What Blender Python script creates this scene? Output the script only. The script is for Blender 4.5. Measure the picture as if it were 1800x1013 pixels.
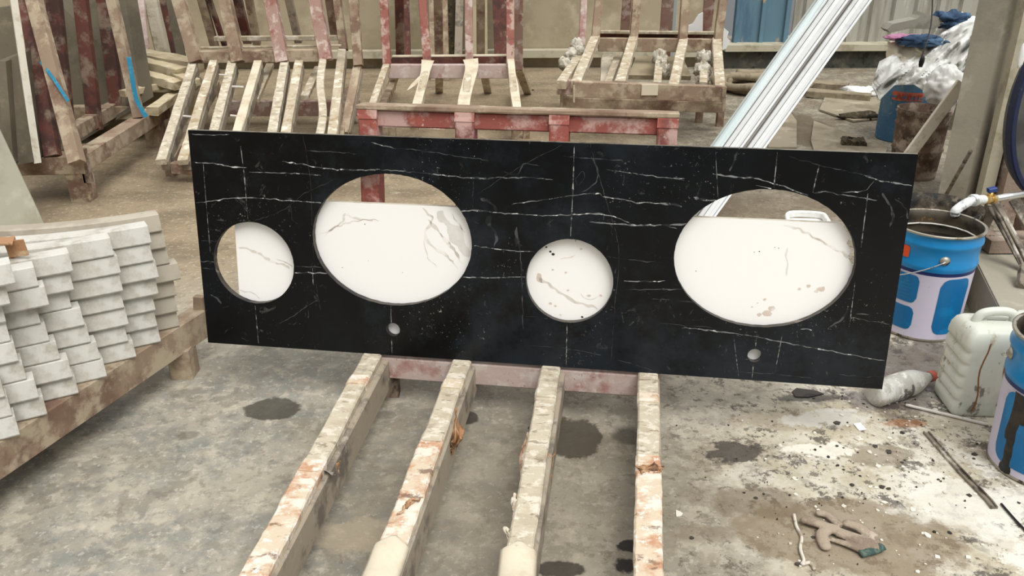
import bpy, math, random
from mathutils import Vector, Matrix, noise
random.seed(7)
V = Vector
SC = bpy.context.scene
for o in list(bpy.data.objects): bpy.data.objects.remove(o)

# ------------------------------------------------------------------ camera
FPX, PITCH, ROLL, CH = 1489.9, 0.42256498, -0.00484306, 1.35
_R, _U, _F = V((1,0,0)), V((0,math.sin(PITCH),math.cos(PITCH))), V((0,math.cos(PITCH),-math.sin(PITCH)))
CR = _R*math.cos(ROLL)+_U*math.sin(ROLL); CU = -_R*math.sin(ROLL)+_U*math.cos(ROLL)
CP = V((0,0,CH))
cd = bpy.data.cameras.new('camera'); cam = bpy.data.objects.new('camera', cd); SC.collection.objects.link(cam)
cd.sensor_width = 36; cd.lens = FPX*36/1800; cd.clip_start = .05; cd.clip_end = 200
cam.matrix_world = Matrix(((CR.x,CU.x,-_F.x,0),(CR.y,CU.y,-_F.y,0),(CR.z,CU.z,-_F.z,CH),(0,0,0,1)))
SC.camera = cam

# ------------------------------------------------------------------ light
def rgb(r,g,b): return tuple(((c/255)/12.92 if c/255<=.04045 else ((c/255+.055)/1.055)**2.4) for c in (r,g,b))+(1,)
w = bpy.data.worlds.new('world'); SC.world = w; w.use_nodes = True
nt = w.node_tree; bg = nt.nodes['Background']
tc = nt.nodes.new('ShaderNodeTexCoord'); sx = nt.nodes.new('ShaderNodeSeparateXYZ'); rp = nt.nodes.new('ShaderNodeValToRGB')
nt.links.new(tc.outputs['Generated'], sx.inputs[0]); nt.links.new(sx.outputs['Z'], rp.inputs[0]); nt.links.new(rp.outputs[0], bg.inputs[0])
rp.color_ramp.elements[0].position = .0; rp.color_ramp.elements[0].color = (.20,.205,.21,1)
rp.color_ramp.elements[1].position = .55; rp.color_ramp.elements[1].color = (1.0,1.0,1.0,1)
bg.inputs[1].default_value = .88
sl = bpy.data.lights.new('daylight', 'SUN'); sl.energy = 2.1; sl.angle = math.radians(38); sl.color = (1,.985,.95)
so = bpy.data.objects.new('daylight', sl); SC.collection.objects.link(so)
so.rotation_euler = V((-.28,.52,-1.0)).to_track_quat('-Z','Y').to_euler()
SC.view_settings.view_transform = 'Standard'; SC.view_settings.look = 'None'
SC.view_settings.exposure = 0.32; SC.view_settings.gamma = 1; SC.view_settings.use_curve_mapping = False

# ------------------------------------------------------------------ pixel helpers (points of the photograph brought to a known real surface)
def ray(x,y): return _F + CR*((x-900)/FPX) - CU*((y-506.5)/FPX)
def G(x,y,z=0.0):
    d = ray(x,y); return CP + d*((z-CH)/d.z)
def A(x,y,Y):
    d = ray(x,y); return CP + d*(Y/d.y)
PSI, LEAN = -0.14987207, 0.12931867
BL = V((-1.07523319*.84375, 2.65582876*.84375, .16875))
SW, SH = 1.9176, .6273
HH = V((math.cos(PSI), math.sin(PSI), 0)); NH = V((-math.sin(PSI), math.cos(PSI), 0))
UU = V((0,0,1))*math.cos(LEAN) + NH*math.sin(LEAN); MM = UU.cross(HH)
def L(a,b,c=0.0): return BL + HH*a + UU*b + MM*c
def S(x,y,c=0.0):
    d = ray(x,y); P0 = BL+MM*c; P = CP + d*((P0-CP).dot(MM)/d.dot(MM)) - BL
    return (P.dot(HH), P.dot(UU))

# ------------------------------------------------------------------ materials
def node(nt, t, **k):
    n = nt.nodes.new(t)
    for a,b in k.items(): setattr(n,a,b)
    return n
def mixc(nt, fac, a, b, blend='MIX'):
    n = node(nt,'ShaderNodeMix', data_type='RGBA', blend_type=blend)
    for i,v in ((0,fac),(6,a),(7,b)):
        if hasattr(v,'is_linked'): nt.links.new(v, n.inputs[i])
        else: n.inputs[i].default_value = v
    return n.outputs[2]
def math_(nt, op, a, b=0.0, clamp=False):
    n = node(nt,'ShaderNodeMath', operation=op, use_clamp=clamp)
    for i,v in ((0,a),(1,b)):
        if hasattr(v,'is_linked'): nt.links.new(v, n.inputs[i])
        else: n.inputs[i].default_value = v
    return n.outputs[0]
def noi(nt, vec, scale, detail=6, rough=.6, stretch=(1,1,1), off=(0,0,0), dist=0.0):
    mp = node(nt,'ShaderNodeMapping'); mp.inputs['Scale'].default_value = stretch; mp.inputs['Location'].default_value = off
    nt.links.new(vec, mp.inputs[0])
    n = node(nt,'ShaderNodeTexNoise'); n.inputs['Scale'].default_value = scale; n.inputs['Detail'].default_value = detail
    n.inputs['Roughness'].default_value = rough; n.inputs['Distortion'].default_value = dist
    nt.links.new(mp.outputs[0], n.inputs['Vector']); return n.outputs[0]
def ramp(nt, fac, lo, hi):
    n = node(nt,'ShaderNodeMapRange'); n.inputs[1].default_value = lo; n.inputs[2].default_value = hi; n.interpolation_type='SMOOTHSTEP'
    nt.links.new(fac, n.inputs[0]); return n.outputs[0]
def new_mat(name):
    m = bpy.data.materials.new(name); m.use_nodes = True; nt = m.node_tree
    b = nt.nodes['Principled BSDF']; t = node(nt,'ShaderNodeTexCoord')
    return m, nt, b, t.outputs['Object']
def mat(name, base, layers=(), rough=.8, metal=0, bump=.3, bscale=60, spec=.4, alpha=1, trans=0):
    # layers: (colour, noise scale, lo, hi[, stretch[, strength]])
    m, nt, b, vec = new_mat(name)
    col = None
    for i,l in enumerate(layers):
        c, sc, lo, hi = l[:4]; st = l[4] if len(l)>4 else (1,1,1); k = l[5] if len(l)>5 else 1
        f = ramp(nt, noi(nt, vec, sc, 7, .65, st, (i*3.7,i*1.9,i*5.1)), lo, hi)
        if k!=1: f = math_(nt,'MULTIPLY', f, k)
        col = mixc(nt, f, col if col is not None else base, c)
    if col is not None: nt.links.new(col, b.inputs['Base Color'])
    else: b.inputs['Base Color'].default_value = base
    b.inputs['Roughness'].default_value = rough; b.inputs['Metallic'].default_value = metal
    b.inputs['Specular IOR Level'].default_value = spec
    if trans: b.inputs['Transmission Weight'].default_value = trans
    b.inputs['Alpha'].default_value = alpha
    if bump:
        bp = node(nt,'ShaderNodeBump'); bp.inputs['Strength'].default_value = bump; bp.inputs['Distance'].default_value = .004
        nt.links.new(noi(nt, vec, bscale, 5, .7), bp.inputs['Height']); nt.links.new(bp.outputs[0], b.inputs['Normal'])
    return m
M = {}
M['red'] = mat('worn_red_paint', rgb(150,82,72), [(rgb(122,70,62),9,.5,.62),(rgb(206,176,166),9,.46,.58,(1,1,1),.75),(rgb(226,214,205),70,.62,.72,(1,1,1),.8),(rgb(205,100,70),5,.56,.7,(1,1,1),.5)], .7)
M['red2'] = mat('flaked_red_paint', rgb(150,94,84), [(rgb(188,160,148),9,.46,.56),(rgb(112,74,66),20,.55,.63,(1,1,1),.7)], .8)
M['redpale'] = mat('dusty_red_paint', rgb(158,128,116), [(rgb(140,92,82),6,.52,.66),(rgb(205,190,180),12,.48,.62,(1,1,1),.8),(rgb(105,70,62),40,.62,.7,(1,1,1),.5)], .85)
M['reddark'] = mat('dark_red_paint', rgb(98,58,50), [(rgb(70,48,42),6,.45,.6),(rgb(142,126,108),8,.50,.64,(1,1,1),.75)], .85)
M['brown'] = mat('dusty_brown_steel', rgb(146,126,106), [(rgb(118,94,78),5,.46,.62),(rgb(178,164,140),10,.46,.60,(1,1,1),.8),(rgb(80,58,50),45,.62,.7,(1,1,1),.5)], .9)
M['pinkrail'] = mat('pale_pink_dusty_steel', rgb(188,168,160), [(rgb(160,118,110),7,.5,.66),(rgb(208,198,190),16,.5,.62,(1,1,1),.7),(rgb(110,75,68),80,.62,.68,(1,1,1),.6)], .85)
M['batten'] = mat('dusty_wood_batten', rgb(182,170,147), [(rgb(160,140,112),6,.48,.64,(3,3,1)),(rgb(220,212,194),18,.5,.66),(rgb(110,92,74),55,.64,.72,(1,1,1),.6)], .9, bump=.6)
M['pad'] = mat('padding_wrap', rgb(188,178,157), [(rgb(172,160,138),12,.46,.58,(.8,1.5,1),.7),(rgb(218,210,194),26,.5,.6,(1,1.3,1),.7),(rgb(122,104,86),30,.57,.63,(.7,1.6,1),.7),(rgb(120,104,88),7,.58,.66,(1,1,1),.5)], .85, bump=.5, bscale=45)
M['padrust'] = mat('torn_orange_padding', rgb(202,186,162), [(rgb(180,128,94),11,.46,.62,(1,1.2,1),.85),(rgb(222,212,196),18,.48,.6,(.8,1.4,1),.9),(rgb(110,84,68),18,.58,.66,(.8,1.4,1),.8),(rgb(228,224,216),50,.57,.63,(1,1,1),.7)], .8, bump=.6, bscale=40)
M['card'] = mat('cream_cardboard', rgb(208,198,176), [(rgb(188,174,148),7,.48,.66),(rgb(140,122,98),40,.64,.72,(1,1,1),.4)], .85, bump=.2)
M['cardbrown'] = mat('brown_torn_tape', rgb(166,124,88), [(rgb(196,168,136),12,.5,.62),(rgb(112,84,62),16,.56,.66)], .6, bump=.7)
M['clear'] = mat('grey_clinging_film', rgb(150,146,138), [(rgb(90,84,76),20,.5,.6),(rgb(215,212,205),35,.58,.66)], .3, bump=1)
M['gsteel'] = mat('grey_steel_channel', rgb(160,148,130), [(rgb(112,104,94),8,.48,.62),(rgb(164,156,142),20,.54,.66)], .7, metal=.0)
M['plank'] = mat('cream_plank', rgb(190,176,146), [(rgb(160,144,114),5,.48,.64,(1,1,4)),(rgb(208,198,172),14,.52,.66)], .9)
M['woodlt'] = mat('pale_stick', rgb(212,204,186), [(rgb(180,168,146),14,.5,.66)], .85)
M['darkwood'] = mat('dark_chunk', rgb(74,66,48), [(rgb(40,36,28),20,.5,.6),(rgb(112,100,74),30,.55,.65)], .95, bump=1)
M['stone'] = mat('pale_grey_stone', rgb(192,189,179), [(rgb(166,161,148),5,.46,.6),(rgb(198,196,188),9,.52,.66),(rgb(148,140,124),22,.62,.72,(1,1,1),.5)], .75, bump=.15)
M['stoned'] = mat('darker_stone', rgb(160,150,134), [(rgb(176,168,152),6,.46,.6)], .85, bump=.2)  # darker, browner stone tone for the hindmost row
M['olive'] = mat('dusty_olive_slab', rgb(98,90,74), [(rgb(82,75,61),3,.44,.62),(rgb(126,115,94),6,.56,.7,(1,1,1),.7)], .85)
M['olivel'] = mat('dusty_sand_slab', rgb(160,148,122), [(rgb(138,126,102),3,.44,.62),(rgb(178,166,140),8,.54,.7)], .85)
M['whiteedge'] = mat('pale_slab_edge', rgb(206,200,184), [(rgb(176,166,146),12,.5,.65)], .8)
M['paleboard'] = mat('pale_greenish_slab', rgb(168,166,148), [(rgb(158,154,136),2.5,.44,.6),(rgb(180,178,162),5,.54,.66)], .6, bump=.05)
M['blue'] = mat('blue_strap', rgb(44,128,160), [(rgb(90,150,165),30,.55,.65)], .6)
M['alu'] = mat('white_aluminium', rgb(222,224,224), [(rgb(192,194,192),4,.5,.7,(1,1,1),.7),(rgb(120,112,100),60,.66,.7,(1,1,1),.7)], .35, metal=.15, bump=.05)
M['alublue'] = mat('bluish_aluminium', rgb(200,212,212), [(rgb(206,216,216),3,.45,.6),(rgb(180,176,160),5,.62,.7)], .3, metal=.15, bump=.05)
M['aludark'] = mat('aluminium_groove', rgb(120,116,108), [], .6)
M['canblue'] = mat('blue_tin_paint', rgb(22,126,186), [(rgb(34,146,206),4,.45,.6),(rgb(20,60,90),45,.68,.72,(1,1,1),.7)], .3, bump=.05)
M['canblue2'] = mat('deep_blue_print', rgb(10,104,160), [(rgb(12,120,176),7,.5,.6)], .4, bump=.05)
M['cannavy'] = mat('navy_band', rgb(18,40,96), [], .4, bump=0)
M['canwhite'] = mat('lilac_white_print', rgb(196,190,206), [(rgb(178,172,188),6,.5,.65),(rgb(90,84,84),60,.7,.73,(1,1,1),.6)], .45, bump=.05)
M['orangeband'] = mat('faded_orange', rgb(190,96,66), [(rgb(120,96,100),8,.5,.6)], .6, bump=0)
M['orangedk'] = mat('dark_orange', rgb(150,62,44), [(rgb(150,100,84),30,.5,.6)], .6, bump=0)
M['orange'] = mat('orange_print', rgb(226,82,36), [], .5, bump=0)
M['cantext'] = mat('faint_print', rgb(60,130,168), [], .5, bump=0)
M['tin'] = mat('bare_tin', rgb(170,164,150), [(rgb(110,92,66),12,.5,.62),(rgb(60,52,44),24,.58,.66)], .35, metal=.6)
M['black'] = mat('black_tar', rgb(24,22,21), [(rgb(50,42,34),14,.5,.64)], .35, bump=.4)
M['tarry'] = mat('tar_crusted_tin', rgb(84,74,60), [(rgb(30,27,24),10,.44,.58),(rgb(126,116,100),16,.54,.64)], .7, bump=.8)
M['darkin'] = mat('stained_tin_inside', rgb(72,64,50), [(rgb(34,30,26),6,.46,.6),(rgb(170,110,30),7,.6,.66)], .5)
M['rust'] = mat('rusty_steel', rgb(104,82,68), [(rgb(78,62,52),8,.46,.6),(rgb(150,136,120),9,.48,.60),(rgb(54,38,32),26,.6,.7)], .9)
M['olddblue'] = mat('old_blue_tin', rgb(60,104,138), [(rgb(86,120,144),6,.48,.6),(rgb(70,70,70),16,.58,.68),(rgb(150,148,140),30,.6,.68)], .6)
M['bluedoor'] = mat('blue_painted_sheet', rgb(92,122,138), [(rgb(96,132,150),3,.46,.62,(1,1,.4)),(rgb(74,104,124),4,.5,.64,(2,1,.3)),(rgb(170,150,120),2.6,.62,.66,(2,1,.8)),(rgb(128,94,66),14,.66,.7)], .6)
M['sheet'] = mat('grey_corrugated_sheet', rgb(164,162,152), [(rgb(140,136,124),3,.46,.62,(3,1,.3)),(rgb(188,186,176),5,.56,.68,(3,1,.4)),(rgb(116,106,92),8,.62,.72,(4,1,.3),.6)], .6)
M['wall'] = mat('dusty_plaster', rgb(166,154,130), [(rgb(150,138,114),1.6,.44,.62),(rgb(180,168,144),4,.52,.68),(rgb(128,114,92),14,.64,.72,(1,1,1),.5)], .95)
M['ledge'] = mat('pale_ledge', rgb(178,172,150), [(rgb(152,144,122),6,.48,.64)], .9)
M['dark'] = mat('dark_kerb', rgb(70,70,62), [(rgb(100,96,84),6,.5,.66),(rgb(48,46,42),10,.52,.64)], .9)
M['concrete'] = mat('grey_concrete', rgb(156,150,134), [(rgb(136,130,114),2.2,.44,.62),(rgb(172,166,150),6,.52,.66),(rgb(110,102,88),30,.66,.72,(1,1,1),.6)], .9)
M['brick'] = mat('pitted_brick', rgb(150,132,118), [(rgb(120,98,86),8,.48,.62),(rgb(186,176,164),12,.54,.66),(rgb(46,38,34),34,.62,.66)], .95, bump=1)
M['bag'] = mat('white_plastic_bag', rgb(226,226,222), [(rgb(204,202,196),6,.48,.66)], .4, bump=.4, bscale=12)
M['paper'] = mat('white_stone_offcut', rgb(226,226,224), [], .6, bump=.05)
M['plaster'] = mat('plaster_caked_wrap', rgb(196,190,174), [(rgb(160,150,132),14,.48,.6),(rgb(214,210,198),30,.52,.62),(rgb(104,92,78),22,.62,.68)], .9, bump=1)
M['lid'] = mat('grey_cardboard', rgb(148,146,134), [(rgb(126,122,110),6,.48,.62)], .9)
M['pink'] = mat('pink_cloth', rgb(186,128,160), [], .8)
M['bluecloth'] = mat('blue_cloth', rgb(50,74,102), [(rgb(80,110,140),10,.5,.6)], .8)
M['drum'] = mat('dark_blue_hoop', rgb(22,32,60), [(rgb(20,28,60),8,.5,.6),(rgb(90,96,120),20,.62,.7)], .6)
M['drumin'] = mat('grey_disc', rgb(88,88,84), [(rgb(66,66,64),4,.46,.62),(rgb(130,126,116),8,.6,.7)], .7)
M['chrome'] = mat('chrome', rgb(200,200,198), [(rgb(120,116,110),40,.55,.65)], .2, metal=.9, bump=.1)
M['brass'] = mat('brass', rgb(196,158,84), [(rgb(214,200,164),30,.55,.62)], .3, metal=.8)
M['whitetape'] = mat('white_thread_tape', rgb(216,218,218), [(rgb(160,160,156),30,.5,.62)], .5, bump=.8)
M['bluehandle'] = mat('blue_handle', rgb(32,60,120), [], .5)
M['jerry'] = mat('milky_plastic', rgb(206,208,196), [(rgb(184,188,176),5,.46,.62),(rgb(158,136,104),10,.56,.64,(1,1,.5),.7),(rgb(92,82,68),20,.60,.65,(1,1,.6),.8)], .4, bump=.1, trans=0)
M['brownstain'] = mat('brown_stain', rgb(134,84,44), [], .5)
M['bottle'] = mat('dirty_clear_bottle', rgb(214,213,204), [(rgb(184,178,164),10,.48,.6),(rgb(236,236,230),22,.52,.6)], .15, bump=.5, bscale=30, alpha=.72)
M['label'] = mat('grey_label', rgb(170,168,160), [(rgb(92,88,82),12,.5,.54),(rgb(214,212,204),20,.5,.6)], .6)
M['redcap'] = mat('red_cap', rgb(190,96,80), [(rgb(200,180,168),24,.5,.6)], .6)
M['glove'] = mat('grey_knit', rgb(172,156,138), [(rgb(140,124,108),12,.48,.62),(rgb(194,180,162),20,.54,.66)], .95, bump=1, bscale=160)
M['cuff'] = mat('green_knit', rgb(60,84,78), [(rgb(96,112,102),40,.5,.6)], .95, bump=1, bscale=160)
M['string'] = mat('white_string', rgb(204,196,182), [(rgb(160,146,128),40,.5,.6)], .9)
M['angle'] = mat('dirty_metal_strip', rgb(128,118,104), [(rgb(80,72,62),20,.48,.6),(rgb(186,180,168),14,.54,.66)], .6)
M['whiterod'] = mat('white_rod', rgb(214,210,200), [(rgb(150,140,126),40,.62,.68)], .6)
M['hose'] = mat('dusty_hose', rgb(146,134,112), [(rgb(120,108,88),10,.46,.62)], .9)
M['cementbag'] = mat('dusty_bag', rgb(206,198,178), [(rgb(168,158,136),7,.5,.62),(rgb(60,54,48),16,.66,.7)], .9, bump=.8)
M['flake'] = mat('plaster_flakes', rgb(216,212,200), [(rgb(186,178,160),10,.48,.6)], .9)
M['flaked'] = mat('dark_flakes', rgb(64,58,52), [(rgb(40,36,34),10,.48,.6)], .6)
M['cardfloor'] = mat('dusty_flat_board', rgb(150,140,120), [(rgb(128,118,98),4,.46,.62),(rgb(172,162,142),8,.54,.68)], .9)

# black marble
m, nt, b, vec = new_mat('black_marble')
c = mixc(nt, ramp(nt, noi(nt,vec,2.2,5,.6),.45,.7), (.0022,.0024,.0028,1), (.006,.0075,.010,1))
c = mixc(nt, math_(nt,'MULTIPLY', ramp(nt, noi(nt,vec,1.8,7,.72,(1,1,1),(4,2,1)),.50,.66), .45), c, rgb(40,47,54))  # grey-blue haze clouds: reflection smudges painted into the base colour
sp = math_(nt,'MULTIPLY', ramp(nt, noi(nt,vec,120,3,.7),.64,.69), ramp(nt, noi(nt,vec,3,5,.7,(1,1,1),(9,9,9)),.50,.60))
c = mixc(nt, math_(nt,'MULTIPLY',sp,.45), c, rgb(180,178,170))
sc2 = math_(nt,'MULTIPLY', ramp(nt, noi(nt,vec,22,8,.75,(1,1,1),(7,1,2),1.4),.61,.65), ramp(nt, noi(nt,vec,2.4,4,.6,(1,1,1),(1,5,9)),.46,.56))
c = mixc(nt, math_(nt,'MULTIPLY',sc2,.2), c, rgb(130,128,122))
nt.links.new(c, b.inputs['Base Color'])
rr = node(nt,'ShaderNodeMapRange'); rr.inputs[3].default_value=.10; rr.inputs[4].default_value=.34
nt.links.new(noi(nt,vec,4,6,.7), rr.inputs[0]); nt.links.new(rr.outputs[0], b.inputs['Roughness'])
b.inputs['Specular IOR Level'].default_value = .24
M['marble'] = m
M['vein'] = mat('grey_white_vein', rgb(124,126,126), [(rgb(40,42,44),26,.46,.58),(rgb(200,200,196),50,.56,.62)], .35, bump=0)
M['veinf'] = mat('faint_vein', rgb(70,72,74), [(rgb(18,20,22),22,.45,.58)], .35, bump=0)
M['chalk'] = mat('chalk_line', rgb(150,150,146), [(rgb(44,44,44),60,.46,.54)], .8, bump=0)
M['chalkf'] = mat('faint_scratch', rgb(60,60,60), [(rgb(16,17,18),50,.46,.56)], .6, bump=0)
M['cut'] = mat('sawn_edge', rgb(120,116,104), [(rgb(74,70,64),14,.46,.62),(rgb(160,156,144),8,.56,.68)], .7)
M['holecut'] = mat('hole_sawn_edge', rgb(74,68,62), [(rgb(34,32,32),10,.46,.6),(rgb(124,116,104),14,.58,.66)], .6)
# white marble
m, nt, b, vec = new_mat('white_marble')
c = mixc(nt, math_(nt,'MULTIPLY',ramp(nt, noi(nt,vec,1.4,4,.5),.5,.8),.5), rgb(246,244,240), rgb(226,222,216))
nt.links.new(c, b.inputs['Base Color']); b.inputs['Roughness'].default_value = .25
M['whitemarble'] = m
M['wvein'] = mat('grey_vein_in_white', rgb(218,212,202), [(rgb(192,182,168),14,.48,.64),(rgb(238,234,228),20,.5,.6)], .3, bump=0)
M['wvein2'] = mat('soft_grey_patch', rgb(226,223,217), [(rgb(214,210,202),6,.46,.6)], .3, bump=0)
M['wstain'] = mat('dirty_mark', rgb(212,196,182), [(rgb(226,218,208),40,.5,.6)], .5, bump=0)
M['speck'] = mat('dark_speck', rgb(50,46,44), [], .6, bump=0)

# floor
m, nt, b, vec = new_mat('stained_concrete')
sep = node(nt,'ShaderNodeSeparateXYZ'); nt.links.new(vec, sep.inputs[0]); X, Yc = sep.outputs[0], sep.outputs[1]
n1 = noi(nt,vec,2.0,8,.65); n2 = noi(nt,vec,7,8,.7,(1,1,1),(3,1,0)); n3 = noi(nt,vec,22,8,.75,(1,1,1),(5,4,0))
c = mixc(nt, ramp(nt,n1,.4,.62), rgb(146,140,126), rgb(170,163,147))
c = mixc(nt, math_(nt,'MULTIPLY',ramp(nt,n2,.50,.58),.6), c, rgb(122,116,103))
c = mixc(nt, math_(nt,'MULTIPLY',ramp(nt,noi(nt,vec,12,8,.72,(1,1,1),(8,2,0)),.50,.58),.55), c, rgb(188,180,162))
# bluish grey mottling on the left and under the rack
lz = math_(nt,'SUBTRACT', 1.0, ramp(nt, math_(nt,'ADD',X, math_(nt,'MULTIPLY',n1,.8)), -.1, .9))
nz = math_(nt,'SUBTRACT', 1.0, ramp(nt, Yc, 2.2, 3.0))
blu = math_(nt,'MULTIPLY', math_(nt,'MULTIPLY', ramp(nt,noi(nt,vec,2.6,7,.7,(1,1,1),(2,7,0)),.42,.58), lz), nz)
blu = math_(nt,'MULTIPLY', blu, ramp(nt,noi(nt,vec,15,8,.75,(1,1,1),(2,2,5)),.40,.56))
c = mixc(nt, math_(nt,'MULTIPLY',blu,.75), c, rgb(122,125,120))
# brown dust farther back
far = ramp(nt, math_(nt,'ADD',Yc, math_(nt,'MULTIPLY',n1,.8)), 2.9, 3.9)
cf = mixc(nt, ramp(nt,noi(nt,vec,2.2,7,.6,(1,1.6,1),(1,3,0)),.42,.62), rgb(148,132,107), rgb(124,110,88))
cf = mixc(nt, math_(nt,'MULTIPLY',ramp(nt,n2,.55,.68),.6), cf, rgb(172,158,134))
cf = mixc(nt, ramp(nt, math_(nt,'ADD',X,math_(nt,'MULTIPLY',n1,.6)), .6, 1.6), cf, mixc(nt, ramp(nt,n2,.42,.62), rgb(124,116,100), rgb(158,150,132)))
c = mixc(nt, far, c, cf)
# white plaster spill, right
wx = math_(nt,'ADD', X, math_(nt,'MULTIPLY', Yc, -.12))
wm = ramp(nt, math_(nt,'ADD', wx, math_(nt,'MULTIPLY',math_(nt,'SUBTRACT',noi(nt,vec,2.5,8,.7,(1,1,1),(2,2,0)),.5),1.3)), .12, .75)
wm = math_(nt,'MULTIPLY', wm, math_(nt,'SUBTRACT',1.0,ramp(nt,Yc,2.5,3.2)))
wc = mixc(nt, ramp(nt,noi(nt,vec,6,8,.7,(1,1,1),(6,6,0)),.42,.6), rgb(182,172,148), rgb(208,202,186))
c = mixc(nt, math_(nt,'MULTIPLY',wm,.9), c, wc)
wh = math_(nt,'MULTIPLY', ramp(nt,noi(nt,vec,3.4,8,.72,(1,1,1),(1,9,0)),.5,.56), ramp(nt, wx, .45, .95))
wh = math_(nt,'MULTIPLY', wh, math_(nt,'SUBTRACT',1.0,ramp(nt,Yc,2.2,2.9)))
c = mixc(nt, math_(nt,'MULTIPLY',wh,.85), c, rgb(222,218,206))
# grey-brown trodden patches and black splashes, right
tz = ramp(nt, wx, .0, .5)
tp = math_(nt,'MULTIPLY', ramp(nt,noi(nt,vec,2.8,8,.7,(1,1,1),(4,4,4)),.54,.60), tz)
c = mixc(nt, math_(nt,'MULTIPLY',tp,.75), c, rgb(120,108,90))
dk = math_(nt,'MULTIPLY', ramp(nt,noi(nt,vec,12,9,.78,(1,1,1),(7,3,2)),.545,.575), tz)
dk = math_(nt,'MULTIPLY', dk, math_(nt,'SUBTRACT',1.0,ramp(nt,Yc,3.2,3.8)))
c = mixc(nt, math_(nt,'MULTIPLY',dk,.8), c, rgb(58,50,44))
dk2 = math_(nt,'MULTIPLY', ramp(nt,noi(nt,vec,30,6,.7,(1,1,1),(7,3,2)),.575,.605), ramp(nt,wx,-.5,.4))
c = mixc(nt, math_(nt,'MULTIPLY',dk2,.7), c, rgb(70,60,50))
c = mixc(nt, math_(nt,'MULTIPLY',ramp(nt,n3,.53,.60),.38), c, rgb(96,90,80))
c = mixc(nt, math_(nt,'MULTIPLY',ramp(nt,noi(nt,vec,48,5,.7,(1,1,1),(1,1,8)),.57,.62),.4), c, rgb(204,198,184))
# wet spots and other tinted patches with their own outlines: (x, y, rx, ry, strength, tone)
def spot(px,py,rx,ry,k,tone,edge=.12,na=.5,ns=13):
    global c
    P = G(px,py)
    dx = math_(nt,'DIVIDE', math_(nt,'SUBTRACT',X,P.x), rx); dy = math_(nt,'DIVIDE', math_(nt,'SUBTRACT',Yc,P.y), ry)
    d = math_(nt,'SQRT', math_(nt,'ADD', math_(nt,'MULTIPLY',dx,dx), math_(nt,'MULTIPLY',dy,dy)))
    d = math_(nt,'ADD', d, math_(nt,'MULTIPLY', math_(nt,'SUBTRACT', noi(nt,vec,ns,7,.7), .5), na*3.2))
    f = math_(nt,'SUBTRACT',1.0, ramp(nt,d,1-edge,1+edge))
    c = mixc(nt, math_(nt,'MULTIPLY',f,k), c, tone)
    return f
wet = spot(478,719,.082,.060,.85,rgb(62,58,48),.08,.35)
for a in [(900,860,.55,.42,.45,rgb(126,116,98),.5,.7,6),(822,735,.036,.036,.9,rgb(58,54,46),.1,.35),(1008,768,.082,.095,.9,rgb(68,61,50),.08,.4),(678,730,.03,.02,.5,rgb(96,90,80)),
          (1105,765,.045,.04,.7,rgb(70,66,58),.3),(1300,795,.085,.05,.85,rgb(52,44,38),.15,.9,16),(985,1000,.06,.025,.9,rgb(56,50,44),.12,.5),
          (1108,960,.03,.02,.95,rgb(36,32,30),.2,.8),(1100,995,.03,.022,.95,rgb(36,32,30),.2,.8),(1240,940,.085,.03,.5,rgb(122,110,92),.3),(1500,945,.26,.13,.75,rgb(128,112,90),.1,.5,5),
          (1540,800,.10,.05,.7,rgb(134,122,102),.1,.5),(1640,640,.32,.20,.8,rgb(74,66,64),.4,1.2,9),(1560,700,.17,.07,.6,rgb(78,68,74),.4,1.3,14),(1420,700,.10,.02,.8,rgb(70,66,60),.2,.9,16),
          (1390,740,.18,.05,.5,rgb(150,136,112),.3,.9),(1460,735,.12,.05,.7,rgb(206,204,194),.2,1.1,12),(1440,790,.10,.03,.8,rgb(224,218,204),.15,1.2,12),(1330,880,.14,.06,.6,rgb(104,88,68),.35,1.0,8),
          (1590,745,.06,.02,.6,rgb(150,96,50),.3,.9),(620,940,.10,.06,.5,rgb(176,160,134),.15,.7),(330,765,.03,.02,.5,rgb(96,88,76),.3,.6),(1700,890,.15,.10,.7,rgb(220,216,204),.3,1.2,8),
          (100,345,.20,.18,.5,rgb(92,80,64),.5,.4),(230,340,.09,.03,.4,rgb(104,88,66),.4,.6),(1420,230,.20,.6,.75,rgb(92,78,58),.1,.4,4),(1540,290,.3,.3,.5,rgb(90,80,66),.4),(1310,365,.8,.25,.5,rgb(110,94,72),.4)]:
    spot(*a)
nt.links.new(c, b.inputs['Base Color'])
rr = node(nt,'ShaderNodeMapRange'); rr.inputs[1].default_value=.35; rr.inputs[2].default_value=.65; rr.inputs[3].default_value=.42; rr.inputs[4].default_value=.85
nt.links.new(n1, rr.inputs[0]); nt.links.new(rr.outputs[0], b.inputs['Roughness']); b.inputs['Specular IOR Level'].default_value=.35
bp = node(nt,'ShaderNodeBump'); bp.inputs['Strength'].default_value=.5; bp.inputs['Distance'].default_value=.006
nt.links.new(math_(nt,'ADD',n3,n2), bp.inputs['Height']); nt.links.new(bp.outputs[0], b.inputs['Normal'])
M['floor'] = m

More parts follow.
